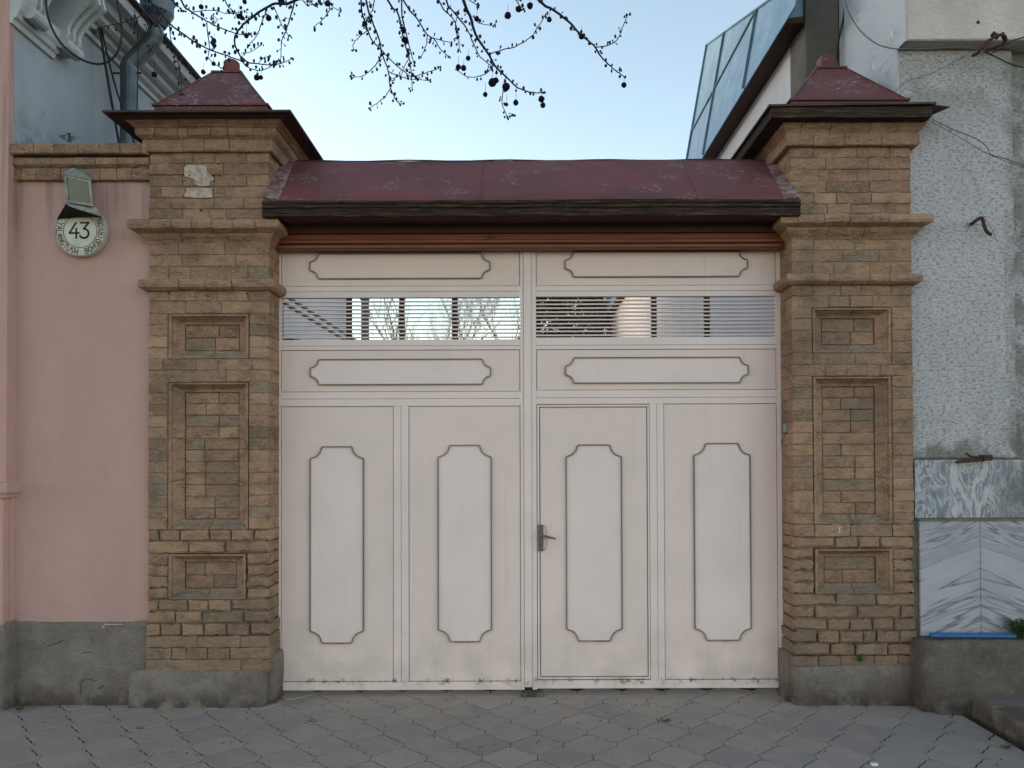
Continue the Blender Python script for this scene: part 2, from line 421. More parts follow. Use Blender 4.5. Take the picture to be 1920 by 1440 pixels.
k = Mt('blue_plastic', .4, spec=.5); k.color(k.mix(k.noise(20, 3), (.012, .11, .34), (.02, .14, .40))); BLUE = k.m

k = Mt('paver_concrete', .9, spec=.2)
c = k.ramp(k.rand(), [(0, (0.244, 0.204, 0.190)), (.3, (0.293, 0.246, 0.221)), (.55, (0.261, 0.225, 0.210)), (.8, (0.315, 0.263, 0.230)), (1, (0.228, 0.191, 0.173))])
c = k.mix(k.rng(k.noise(6, 6, .65), .35, .7, 0, .5), c, (0.358, 0.294, 0.248))
c = k.mix(k.rng(k.noise(45, 6, .7), .55, .75, 0, .5), c, (0.162, 0.133, 0.116))
y_ = k.sep()[1]
c = k.mix(k.math('MULTIPLY', k.rng(y_, 4.5, 5.1), k.rng(k.noise(3, 4), .3, .7, .2, .65)), c, (0.415, 0.320, 0.248))
k.color(c); k.bump(k.noise(60, 6, .7), .004); k.bump(k.noise(7, 4), .006); PAVER = k.m
k = Mt('joint_dirt', .98, spec=.05); k.color(k.mix(k.noise(40, 5), (.016, .014, .012), (.045, .04, .035))); k.bump(k.noise(90, 5), .006); DIRT = k.m
k = Mt('asphalt', .95, spec=.15); k.color(k.mix(k.noise(30, 5), (.045, .045, .047), (.075, .073, .072))); k.bump(k.noise(120, 4), .004); ASPH = k.m
k = Mt('bark', .85, spec=.15); k.color(k.mix(k.noise(25, 5), (.010, .013, .026), (.022, .026, .042))); k.bump(k.noise(90, 4), .002); BARK = k.m
k = Mt('pale_bark', .85, spec=.15); k.color(k.mix(k.noise(6, 5), (.16, .13, .10), (.30, .27, .21))); k.bump(k.noise(20, 4), .01); PBARK = k.m
k = Mt('seed_ball_brown', .95, spec=.05); k.color(k.mix(k.noise(300, 2), (.008, .009, .016), (.022, .016, .026))); k.bump(k.noise(500, 2), .002); SEED = k.m
k = Mt('bud_green', .8, spec=.1); k.color(k.mix(k.noise(60, 2), (.012, .016, .026), (.035, .04, .035))); BUD = k.m
k = Mt('weed_leaf', .7, spec=.2); k.color(k.mix(k.noise(40, 2), (.03, .06, .015), (.07, .11, .03))); LEAF = k.m
k = Mt('dark_leaf', .9, spec=.05); k.color(k.mix(k.noise(3, 3), (.035, .045, .018), (.10, .10, .05))); DLEAF = k.m
k = Mt('twig_brown', .9, spec=.1); k.color(k.mix(k.noise(5, 2), (.12, .075, .06), (.2, .13, .10))); TWIG = k.m

# ------------------------------------------------------------------ ground, pavement
m = MB().box(-400, 400, -400, 400, -.30, -.10); g = struct(m.build('ground', ASPH))
EDGE = 2.707
m = MB().box(-8, EDGE-.004, 1.2, 5.3, -.095, -.010); pav = struct(m.build('pavement', DIRT))
m = MB().box(EDGE+.001, 2.79, 1.2, 4.9, -.095, -.05); gut = struct(m.build('gutter', DIRT))
m = MB().box(-3.27, 8, 5.305, 34, -.095, .0); struct(m.build('courtyard_ground', CONC))
m = MB().box(-60, 60, -9, 1.15, -.099, -.06); struct(m.build('road', ASPH))
m = MB().box(-60, 60, 1.155, 1.195, -.099, .01); struct(m.build('kerb', CONC))

PW, PH = .295, .187
def paver_outline(w, p, gap=.0034, a=.056):
    # scalloped slab: a round lobe at top and bottom, level shoulders, short straight sides
    h = w/2
    q = [(0, p/2+a), (.020, p/2+a*.93), (.037, p/2+a*.70), (.050, p/2+a*.38), (.062, p/2+a*.14), (h-.062, p/2-a*.14), (h-.050, p/2-a*.38), (h-.037, p/2-a*.70), (h-.020, p/2-a*.93)]
    pts = q+[(h, p/2-a), (h+.002, 0), (h, a-p/2)]+[(x, -y) for x, y in q[:0:-1]]+[(0, -p/2-a)]
    pts += [(-x, -y) for x, y in q[1:]]+[(-h, a-p/2), (-h+.002, 0), (-h, p/2-a)]+[(-x, y) for x, y in q[:0:-1]]
    P = [Vector(v) for v in pts]; out = []
    n = len(P)
    for i in range(n):
        d1 = (P[i]-P[i-1]).normalized(); d2 = (P[(i+1) % n]-P[i]).normalized(); t = (d1+d2).normalized(); nr = Vector((t.y, -t.x))
        out.append(P[i]+nr*(.0010+.0062*abs(nr.y)**1.5)+Vector((random.uniform(-1, 1), random.uniform(-1, 1)))*.0012)
    return out
def paver_mb(x, y, z=0, tilt=(0, 0)):
    o = paver_outline(PW, PH); n = len(o); m = MB()
    def P(p, k, zz): return (x+p.x*k, y+p.y*k, z+zz+tilt[0]*p.x+tilt[1]*p.y)
    a = [P(p, 1, -.04) for p in o]; b = [P(p, 1, -.002) for p in o]; c = [P(p, .988, 0) for p in o]
    m.add(a+b+c, [(i, (i+1) % n, n+(i+1) % n, n+i) for i in range(n)]+[(n+i, n+(i+1) % n, 2*n+(i+1) % n, 2*n+i) for i in range(n)]+[tuple(range(2*n, 3*n))])
    return m
paver_mesh = None
rest = MB()
row = 0; cnt = 0
Y0 = 5.034+PH
for row in range(0, 22):
    y = Y0-row*PH
    for ci in range(-22, 13):
        x = -.06+ci*PW+(PW/2 if row % 2 else 0)
        if x-PW/2 > EDGE: continue
        px_edge_ok = abs(x) < (985/1440*y+.25)
        zj = random.uniform(-.0025, .0025); tl = (random.uniform(-.012, .012), random.uniform(-.015, .015))
        if x < -5.2: continue
        if row <= 8 and px_edge_ok and cnt < 298:
            cut = x+PW/2 > EDGE
            if paver_mesh is None or cut:
                mb = paver_mb(x, y) if cut else paver_mb(x, y)
                o = mb.build('paver', PAVER, pav, fix=True)
                if cut:
                    bm = bmesh.new(); bm.from_mesh(o.data)
                    off = woff(o)
                    bmesh.ops.bisect_plane(bm, geom=bm.verts[:]+bm.edges[:]+bm.faces[:], plane_co=Vector((EDGE, 0, 0))-off, plane_no=(1, 0, 0), clear_outer=True)
                    bmesh.ops.holes_fill(bm, edges=bm.edges); bm.to_mesh(o.data); bm.free()
                    if len(o.data.vertices) == 0: bpy.data.objects.remove(o); continue
                else: paver_mesh = o.data; base_off = Vector(o.location)-Vector((x, y, 0))+0*Vector((1, 0, 0))
            else:
                o = bpy.data.objects.new('paver', paver_mesh); COL.objects.link(o); o.parent = pav
                o.location = base_off+Vector((x, y, zj)); o.rotation_euler = (tl[1]*.5, tl[0]*.5, random.uniform(-.006, .006))
            cnt += 1
        elif x+PW/2 <= EDGE:
            mb = paver_mb(x, y, zj, (tl[0]*.5, tl[1]*.5)); rest.add(mb.v, mb.f)
stuff(rest.build('pavers_near_camera', PAVER, pav))

rg = random.Random(5); db = MB()
for i in range(420):
    yy = 5.12-abs(rg.gauss(0, .55)) if rg.random() < .6 else rg.uniform(3.7, 5.1); xx = rg.uniform(-3.4, 2.66)
    if yy < 3.6: continue
    r_ = rg.choice((.0022, .003, .004, .006)); db.ball((xx, yy, .0015+r_*.4), r_, 5, 3, (1, rg.uniform(.6, 1.2), .6))
stuff(db.build('grit', CONC_LIGHT, pav, fix=False))
# ------------------------------------------------------------------ bricks
YF = 4.95
def brick_mb(x0, x1, z0, z1, yf, depth, ch=.004, jit=.0018, lo=0.0):
    """front face -Y, worn edges. 38 triangles or so"""
    m = MB(); L = x1-x0
    nx = 6 if L > .12 else 4; nz = 2
    xs = [x0+ch+(L-2*ch)*i/(nx-1) for i in range(nx)]; zs = [z0+ch, z1-ch]
    X = [x0]+xs+[x1]; Z = [z0]+zs+[z1]
    j = lambda s=1: random.uniform(-jit, jit)*s
    ids = {}
    tilt = random.uniform(-.0025, .0025)
    fo = random.uniform(-.003, .002)
    for a, xx in enumerate(X):
        for b, zz in enumerate(Z):
            edge = a in (0, len(X)-1) or b in (0, len(Z)-1)
            yy = yf+fo+(ch*(.9+random.uniform(-.3, .9)) if edge else j(.6))+tilt*(xx-x0)/max(L, .01)
            ids[a, b] = len(m.v); m.v.append((xx+j(.7 if edge else 0), yy, zz+j(1.25 if edge else 1)-(lo*(1-abs(2*(xx-x0)/L-1)) if b == 0 else 0)))
    A, B = len(X), len(Z)
    for a in range(A-1):
        for b in range(B-1): m.f.append((ids[a, b], ids[a+1, b], ids[a+1, b+1], ids[a, b+1]))
    # back ring
    bk = {}
    for a in (0, A-1):
        for b in (0, B-1):
            v = m.v[ids[a, b]]; bk[a, b] = len(m.v); m.v.append((v[0], yf+depth, v[2]))
    m.f.append(tuple([ids[a, 0] for a in range(A-1, -1, -1)]+[bk[0, 0], bk[A-1, 0]]))
    m.f.append(tuple([ids[a, B-1] for a in range(A)]+[bk[A-1, B-1], bk[0, B-1]]))
    m.f.append(tuple([ids[0, b] for b in range(B)]+[bk[0, B-1], bk[0, 0]]))
    m.f.append(tuple([ids[A-1, b] for b in range(B-1, -1, -1)]+[bk[A-1, 0], bk[A-1, B-1]]))
    m.f.append((bk[0, 0], bk[0, B-1], bk[A-1, B-1], bk[A-1, 0]))
    return m
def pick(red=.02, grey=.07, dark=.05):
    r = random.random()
    return BRICK_RED if r < red else BRICK_GREY if r < red+grey else BRICK_DARK if r < red+grey+dark else BRICK

def moulding(parent, prof, x0, x1, yf, yb, joints, name='moulded_brick', mat=None, left=True, right=True, gap=.004):
    """profile [(p, z)] swept along the front with mitred returns along both sides; split at joints (world x)"""
    mat = mat or MOULD
    xs = [x0]+list(joints)+[x1]
    for i in range(len(xs)-1):
        a, b = xs[i], xs[i+1]
        dp = random.uniform(-.003, .002); dz = random.uniform(-.002, .002)
        ga = 0 if i == 0 else gap/2; gb = 0 if i == len(xs)-2 else gap/2
        A = []; B = []
        for p, z in prof:
            pa = a+ga-(p if (i == 0 and left) else 0); pb = b-gb+(p if (i == len(xs)-2 and right) else 0)
            A.append((pa, yf-p-dp+random.uniform(-.0012, .0012), z+dz+random.uniform(-.0012, .0012))); B.append((pb, yf-p-dp+random.uniform(-.0012, .0012), z+dz+random.uniform(-.0012, .0012)))
        # extra section in the middle for a worn line
        C = [((u[0]+v[0])/2, (u[1]+v[1])/2+random.uniform(-.0025, .0015), (u[2]+v[2])/2+random.uniform(-.002, .002)) for u, v in zip(A, B)]
        m = MB(); n = len(A)
        m.add(A+C+B, [(k_, (k_+1) % n, n+(k_+1) % n, n+k_) for k_ in range(n)]+[(n+k_, n+(k_+1) % n, 2*n+(k_+1) % n, 2*n+k_) for k_ in range(n)]
              + [tuple(t) for t in tessellate_polygon([[Vector(p) for p in A]])]+[tuple(2*n+q for q in t) for t in tessellate_polygon([[Vector(p) for p in B]])])
        m.build(name, mat, parent)
    for side, on in ((-1, left), (1, right)):
        if not on: continue
        xx = x0 if side < 0 else x1
        y = yf; first = True
        while y < yb-.01:
            y2 = min(yb, y+.125+random.uniform(-.01, .02)); 
            if yb-y2 < .05: y2 = yb
            A = [(xx+side*p, (yf-p+.002 if first else y+gap/2), z) for p, z in prof]
            B = [(xx+side*p, y2-gap/2, z) for p, z in prof]
            MB().prism(A, B).build(name, mat, parent)
            y = y2; first = False

def torus_prof(z0, z1, p, p0=-.05):
    h = z1-z0; pts = [(p0, z0), (p*.45, z0), (p*.7, z0+h*.12)]
    for a in range(-50, 71, 20):
        pts.append((p-.012+.012*math.cos(R(a)) if False else p*(.80+.20*math.cos(R(a))), z0+h*(.55+.40*math.sin(R(a)))))
    pts += [(p*.8, z1), (p0, z1)]
    return pts
def cyma_prof(z0, z1, p0, p1, base=-.05):
    """p0 at the bottom, p1 at the top, S curve"""
    h = z1-z0; pts = [(base, z0), (p0, z0)]
    for i in range(1, 6):
        t = i/6; e = t*t*(3-2*t); pts.append((p0+(p1-p0)*e, z0+h*t*.8))
    pts += [(p1, z0+h*.8), (p1, z1), (base, z1)]
    return pts
def flat_prof(z0, z1, p, base=-.05, under=.006):
    return [(base, z0), (p-under, z0), (p, z0+.008), (p, z1-.006), (p-.005, z1), (base, z1)]

def frame_panel(parent, px0, px1, py0, py1, pxm, inner_rows, soot=False):
    X0, X1 = gx(px0, YF)+.0045, gx(px1, YF)-.0045; Z1, Z0 = gz(py0, YF, pxm)-.0045, gz(py1, YF, pxm)+.003
    W = .078
    prof = [(0, .002), (.014, .002), (.018, .006), (.019, .022), (.024, .024), (.032, .032), (.042, .047), (.056, .060), (W, .064)]
    # outer rectangle corners, going inwards by d
    def corner(sx, sz, d): return ((X0+d) if sx < 0 else (X1-d), (Z0+d*.72) if sz < 0 else (Z1-d*.72))
    def seg(c0, c1, splits, mat):
        for i in range(len(splits)-1):
            t0, t1 = splits[i], splits[i+1]
            m = MB(); A = []; B = []
            jj = [random.uniform(-.0015, .0015) for _ in range(2)]
            for d, y in prof:
                a = Vector(corner(*c0, d)); b = Vector(corner(*c1, d))
                full = (b-a).length or 1
                g = .0018
                ta = t0 if i == 0 else t0; tb = t1
                pa = a+(b-a)*ta; pb = a+(b-a)*tb
                dr = (b-a).normalized()
                if i > 0: pa = pa+dr*g
                if i < len(splits)-2: pb = pb-dr*g
                A.append((pa.x, YF+y+jj[0], pa.y)); B.append((pb.x, YF+y+jj[1], pb.y))
            da = [(p[0], YF+.13, p[2]) for p in (A[-1], A[0])]; db = [(p[0], YF+.13, p[2]) for p in (B[-1], B[0])]
            m.prism(A+da, B+db); m.build('moulded_frame_brick', mat, parent)
    tall = (Z1-Z0) > .6
    vs = [0, .32, .63, 1] if tall else [0, 1]
    seg((-1, 1), (1, 1), [0, .52, 1], MOULD); seg((-1, -1), (1, -1), [0, .48+random.uniform(0, .06), 1], BRICK_GREY if soot or True else MOULD)
    seg((-1, -1), (-1, 1), vs, MOULD); seg((1, -1), (1, 1), vs if not tall else [0, .3, .55, 1], MOULD)
    xi0, xi1 = X0+W, X1-W; zi0, zi1 = Z0+W*.72, Z1-W*.72
    h = (zi1-zi0)/inner_rows
    for r in range(inner_rows):
        za = zi0+h*r+.002; zb = za+h-.004
        js = [xi0+(xi1-xi0)*random.choice((.36, .62, .55, .38))] if random.random() < .85 else []
        xs = [xi0]+js+[xi1]
        for i in range(len(xs)-1):
            brick_mb(xs[i]+(.005 if i == 0 else .002), xs[i+1]-(.005 if i == len(xs)-2 else .002), za+(.003 if r == 0 else 0), zb-(.004 if r == inner_rows-1 else 0), YF+.070, .055, .003, .0018).build('brick', pick(.02, .14, .1), parent)

def pillar(side, px0, px1, rows, panels, base_rows, pxm, loc):
    """side: +1 when its inner (gate) face is its right one, -1 when left"""
    lab = {1: 'left tan brick gate pillar beside the pink wall, white paint patch near its top',
           -1: 'right tan brick gate pillar beside the white spatter stucco wall'}[side]
    T = thing('gate_pillar', lab, 'gate pillar', loc, 'brick pillars either side of the gate')
    X0, X1 = gx(px0, YF), gx(px1, YF); YB = 5.72
    zbot = .0; ztop = gz(262, YF, pxm)
    zs = gz(995, YF, pxm)
    # mortar cores (upper joints flush, lower joints raked out), holes behind the panels come from the depth of the inset
    pk = [(gx(a, YF), gx(b, YF), gz(d, YF, pxm), gz(c, YF, pxm)) for a, b, c, d, n in panels]
    core = MB()
    def corebox(za, zb, ins):
        core.box(X0+ins, X1-ins, YF+ins, (YB-.01 if za > 3.05 else 5.25), za, zb)
    cuts = []; z = zbot
    for (a, b, z0, z1) in sorted(pk, key=lambda q: q[2]):
        cuts.append((z, z0, False, None)); cuts.append((z0, z1, True, (a, b))); z = z1
    cuts.append((z, 3.06, False, None)); cuts.append((3.0601, ztop, False, None))
    for (za, zb, pan, ab) in cuts:
        zm = (za+zb)/2; ins = .024 if zm < zs else .0055
        if not pan: corebox(za, zb, ins)
        else:
            core.box(X0+ins, ab[0]-.001, YF+ins, YF+.13, za, zb); core.box(ab[1]+.001, X1-ins, YF+ins, YF+.13, za, zb)
            core.box(X0+ins, X1-ins, YF+.1305, 5.25, za, zb)
            core.box(ab[0]+.03, ab[1]-.03, YF+.082, YF+.1303, za+.02, zb-.02)
    core.build('mortar', MORTAR, T)
    inner_row_toggle = 0
    def do_row(y0, y1, joints, X0, X1, low, out=0.0, gaps=None):
        nonlocal inner_row_toggle
        inner_row_toggle ^= 1
        z1, z0 = gz(y0, YF, pxm)-.0018, gz(y1, YF, pxm)+.0018
        if low: z0 += .0030; z1 -= .0030
        g = .0075 if low else .0032
        ch, jit = (.0085, .0048) if low else (.0040, .0028)
        edges = [X0-out]+[gx(j, YF) for j in joints]+[X1+out]
        for i in range(len(edges)-1):
            a, b = edges[i], edges[i+1]
            if gaps and gaps[0]-.002 < (a+b)/2 < gaps[1]+.002: continue
            corner = (i == len(edges)-2 and side > 0) or (i == 0 and side < 0)
            aa = a+(g/2 if i else 0); bb = b-(g/2 if i < len(edges)-2 else 0)
            if gaps:
                if abs(a-gaps[1]) < .01: aa = a+.003
                if abs(b-gaps[0]) < .01: bb = b-.003
            d = .10
            if corner: d = .112 if inner_row_toggle else .232
            yy = YF-out
            m = brick_mb(aa, bb, z0, z1, yy+random.uniform(-.002, .002), d, ch*(1.6 if corner and low else 1), jit)
            m.build('brick', pick(.03, .06, .05), T)
        # the reveal, down to the gate
        xi = X1+out if side > 0 else X0-out
        if inner_row_toggle:
            y0_ = YF-out+.112+g; 
            m = MB().box(min(xi, xi-side*.1), max(xi, xi-side*.1), y0_, 5.19, z0, z1)
            m.build('brick', pick(), T, bevel=ch*.8)
        # above the gate the side runs on to the back of the pillar
        if y1 < 470:
            ys = 5.195
            while ys < YB-.03:
                ye = min(YB, ys+random.choice((.24, .12)))
                MB().box(min(xi, xi-side*.1), max(xi, xi-side*.1), ys+g/2, ye-g/2, z0, z1).build('brick', pick(), T, bevel=ch*.7); ys = ye
    for r in rows:
        y0, y1, js = r[:3]
        do_row(y0, y1, js, X0, X1, y0 > 990)
    for (pa, pb, p0, p1, n) in panels:
        nr = round((p1-p0)/21.3)
        for r in range(nr):
            y0 = p0+(p1-p0)*r/nr; y1 = p0+(p1-p0)*(r+1)/nr
            do_row(y0, y1, [pa, pb], X0, X1, y0 > 990, gaps=(gx(pa, YF), gx(pb, YF)))
        frame_panel(T, pa, pb, p0, p1, pxm, n)
    for y0, y1, js in base_rows: do_row(y0, y1, js, X0, X1, y0 < 1210 and side < 0 or y0 < 1170, out=.010)
    return T, X0, X1, YB

L_rows = [(285,307,[316,360,401,461]),(307,328.5,[344,417]),(328.5,350,[341,400,461]),(350,371,[300,343,398,420]),(371,392,[319,400,456]),(392,411,[341,391,423]),
          (454,478,[334,420]),(478,500,[340,440]),(500,525,[315,356,464]),
          (543,565,[316.5,366,407,464]),(565,588,[347,414]),
          (673,694.5,[305,367.6,409,471.5]),(694.5,716,[355.8,423.5]),
          (993,1015,[298,337,392,433,475]),(1015,1038,[353,421]),
          (1124,1146,[297,352,391,433]),(1146,1169,[329,379,456])]
L_pan = [(313.5,466.5,588,673,2),(314,466,716,993,11),(315,462,1038,1124,2)]
L_base = [(1169,1192,[302,342,383,426,468]),(1192,1214,[372,452]),(1214,1236,[324,352,391,433]),(1236,1258,[375,454])]
TL, LX0, LX1, YB = pillar(1, 278, 503, L_rows, L_pan, L_base, 390, (gx(390, YF), 5.33, 0))
R_rows = [(274.5,295.7,[1530,1569,1612,1674]),(295.7,317.7,[1553.5,1632]),(317.7,340,[1541,1612,1672]),(340,361.3,[1553,1635]),(361.3,382.5,[1530,1573,1638]),(382.5,401,[1555,1600,1665]),
          (446,469,[1528.6,1606]),(469,491,[1583,1652]),(491,514,[1527,1566.6,1634,1675]),
          (532,555,[1526,1580,1618,1673.6]),(555,576,[1556.6,1596,1638]),
          (662,684,[1526,1606,1673.6]),(684,705,[1550,1589.6,1627.5,1652]),
          (983,1006,[1526.5,1593,1672]),(1006,1028,[1565,1608,1649]),
          (1114,1137,[1565,1641]),(1137,1160,[1526,1606,1686]),(1160,1183,[1550,1591,1633,1673.5])]
R_pan = [(1525,1675,576,662,2),(1525,1674,705,983,11),(1526,1673,1028,1114,2)]
R_base = [(1183,1206,[1530,1570.6,1615,1640,1681.7]),(1206,1229,[1554,1600,1661]),(1229,1248,[1529.5,1572,1635.6,1680])]
TR, RX0, RX1, _ = pillar(-1, 1487, 1713, R_rows, R_pan, R_base, 1600, (gx(1600, YF), 5.33, 0))

def bands(T, X0, X1, pxm, A, Af, B, ja, jf, jb):
    W = lambda js, p=0: [gx(j, YF-p) for j in js]
    moulding(T, torus_prof(gz(A[1], YF-.09, pxm), gz(A[0], YF-.09, pxm), .098), X0, X1, YF, YB, W(ja, .09))
    moulding(T, cyma_prof(gz(Af[1], YF-.03, pxm), gz(Af[0], YF-.03, pxm), .002, .042), X0, X1, YF, 5.168, W(jf))
    moulding(T, torus_prof(gz(B[1], YF-.04, pxm), gz(B[0], YF-.04, pxm), .050), X0, X1, YF, 5.165, W(jb, .04))
bands(TL, LX0, LX1, 390, (409, 433), (434, 455), (523, 543), [278, 320, 358, 395, 435, 478], [342, 430], [335, 384, 434])
bands(TR, RX0, RX1, 1600, (400, 422), (425, 447), (513, 532), [1500, 1550, 1598, 1640, 1672], [1553, 1620], [1558, 1634, 1670])

def capital(T, X0, X1, pxm, courses, sheet_y, fascia_h, pyr, ov, flap=None):
    ze = gz(sheet_y, YF-ov, pxm)
    for (y0, y1, p, kind, js) in courses:
        z0, z1 = gz(y1, YF-p, pxm), gz(y0, YF-p, pxm)
        pr = torus_prof(z0, z1, p) if kind == 't' else flat_prof(z0, z1, p) if kind == 'f' else cyma_prof(z0, z1, p-.04, p)
        moulding(T, pr, X0, X1, YF, YB+.02, [gx(j, YF-p) for j in js])
    zt = gz(courses[0][0], YF-courses[0][2], pxm)
    zb_ = gz(courses[-1][1], YF, pxm)
    MB().box(X0+.004, X1-.004, YF+.004, YB, zb_-.03, ze-.021).build('mortar', MORTAR, T)
    y0, y1 = YF-ov, YB+ov; x0, x1 = X0-ov-(.03 if flap else 0), X1+(.085 if flap else ov)
    # timber fascia under the tin
    if fascia_h > .03:
        MB().box(x0+.02, x1-.02, y0+.015, y1-.015, ze-fascia_h, ze-.004).build('fascia_board', WOOD_OLD, T, bevel=.004)
    # soffit: a sloped tin tray from the corbel up to the eave
    s = MB(); zi = ze-.020
    a = [(X0-.02, YF-.02, zi), (X1+.02, YF-.02, zi), (X1+.02, YB+.08, zi), (X0-.02, YB+.08, zi)]
    b = [(x0+.03, y0+.03, ze-.012), (x1-.03, y0+.03, ze-.012), (x1-.03, y1-.03, ze-.012), (x0+.03, y1-.03, ze-.012)]
    if fascia_h <= .03: s.prism(a, b); s.build('soffit', WOOD_D, T)
    # tin roof of the capital: a shallow hipped tray with a rolled edge
    (bx0, bx1, by), (tx0, tx1, ty), (fx0, fx1, fy) = pyr
    cyy = (y0+y1)/2; cxx = (X0+X1)/2
    hw = (gx(bx1, 5.0)-gx(bx0, 5.0))/2; zp = gz(by, 5.0, pxm); zpb = zp-.05
    ring = lambda h, z, dx=0, dy=0: [(cxx-h+dx, cyy-h+dy, z), (cxx+h+dx, cyy-h+dy, z), (cxx+h+dx, cyy+h+dy, z), (cxx-h+dx, cyy+h+dy, z)]
    e0 = [(x0, y0, ze-.008), (x1, y0, ze-.008+(.012 if flap else 0)), (x1, y1, ze-.008), (x0, y1, ze-.008)]
    e1 = [(p[0], p[1], p[2]+.012) for p in e0]
    t = MB(); t.prism(e0, e1); t.prism(e1, ring(hw, zpb-.004))
    t.build('tin_tray', DTIN, T)
    MB().prism(ring(hw+.008, zpb-.03), ring(hw+.008, zp-.012)).prism(ring(hw+.022, zp-.012), ring(hw+.022, zp)).build('tin_plinth', REDROOF, T)
    ht = (gx(tx1, 5.2)-gx(tx0, 5.2))/2; zt2 = gz(ty, 5.25, pxm)
    py = MB(); py.prism(ring(hw, zp+.001), ring(ht, zt2)); py.build('pyramid_roof', REDROOF, T, bevel=.004)
    for sx in (-1, 1):      # folded hip seams
        MB().tube([(cxx+sx*hw, cyy-hw, zp+.004), (cxx+sx*ht, cyy-ht, zt2+.003)], .006, 6).build('hip_seam', REDROOF, T)
    hf = (gx(fx1, 5.25)-gx(fx0, 5.25))/2; zf = gz(fy, 5.33, pxm)
    if pxm < 900:
        c = MB(); n = 14; A = [(cxx+hf*math.cos(2*math.pi*i/n), cyy+hf*math.sin(2*math.pi*i/n), zt2) for i in range(n)]
        B = [(p[0], p[1], zf-.012) for p in A]; C = [(cxx+(p[0]-cxx)*.8, cyy+(p[1]-cyy)*.8, zf) for p in A]
        c.prism(A, B, cap=False); c.prism(B, C)
        c.build('finial_cap', REDROOF, T)
    else:
        MB().prism(ring(hf, zt2), ring(hf*.97, zf)).build('finial_cap', REDROOF, T, bevel=.008)
    MB().prism(ring(ht+.014, zt2-.006), ring(ht+.014, zt2+.006)).build('top_plate', REDROOF, T)
    if flap:
        m = MB(); xa, xb = x1-.03, gx(flap, y0+.03)
        m.prism([(xa, y0+.01, ze+.002), (xb, y0+.05, ze+.004), (xa, y0+.42, ze+.012)], [(xa, y0+.01, ze+.008), (xb, y0+.05, ze+.008), (xa, y0+.42, ze+.018)])
        m.build('bent_tin_flap', DTIN, T)
    return ze
ZEL = capital(TL, LX0, LX1, 390, [(219, 232, .112, 'c', [330, 420]), (233, 258, .064, 't', [287, 330, 349, 393, 425, 473]), (260, 283, .032, 'f', [341, 381, 428])],
              207, .012, ((297, 503, 199), (402, 452, 136), (420, 450, 115)), .20)
ZER = capital(TR, RX0, RX1, 1600, [(223, 248, .075, 'c', [1510, 1565, 1640]), (250, 272, .040, 'f', [1530, 1590, 1660])],
              196, .074, ((1493, 1706, 191), (1541, 1592, 128), (1548, 1576, 107)), .16, flap=1792)

# plinths of the pillars
yp = 4.925
rough_box(gx(239, yp), gx(497, yp), yp, 5.30, -.05, gz(1257, yp, 380), .028, .010, 7, 3, .02).build('concrete_plinth', CONC, TL, smooth=True)
rough_box(gx(1484, yp), gx(1729, yp), yp, 5.30, -.05, gz(1247, yp, 1600), .028, .009, 7, 9, .05).build('concrete_plinth', CONC_LIGHT, TR, smooth=True)
# skirt of cement on the reveal side
for (T, px, s_) in ((TL, 503, 1), (TR, 1487, -1)):
    x = gx(px, YF); xa, xb = sorted((x-s_*.05, x+s_*.035))
    rough_box(xa, xb, 5.0, 5.185, -.05, gz(1230, YF), .03, .006, 8, 4, .015).build('cement_skirt', CONC, T, smooth=True)

# white paint remains on the left pillar
def blob(parent, pts, Y, th, mat, name):
    a = [tuple(U(x, y, Y)) for x, y in pts]; b = [(p[0], Y+th, p[2]) for p in a]
    return MB().prism(a, b).build(name, mat, parent)
blob(TL, [(345,313),(352,309),(368,309),(386,311),(387,318),(390,324),(398,330),(401,336),(392,342),(392,348),(376,349),(364,346),(366,338),(357,333),(346,330)], YF-.0075, .01, PATCH, 'paint_patch')
blob(TL, [(350,353),(371,352),(397,353),(398,361),(398,370),(372,371),(347,369),(344,365),(351,358)], YF-.0075, .01, PATCH, 'paint_patch')
for (x, y) in [(355,329),(399,329),(411,329),(409,307),(376,394),(316,550),(463,550),(389,555)]:
    p = U(x, y, YF-.0082); MB().tube([p, p+Vector((0, .02, 0))], .0055, 8).build('drill_hole', GAP, TL)
# chalk mark T on the right pillar
mk = MB(); p = U(1574, 994, YF-.007)
mk.box(p.x-.009, p.x+.011, YF-.0078, YF-.003, p.z+.013, p.z+.0165); mk.box(p.x-.0005, p.x+.003, YF-.0077, YF-.003, p.z-.018, p.z+.013)
mk.build('painted_letter', CHALK, TR)

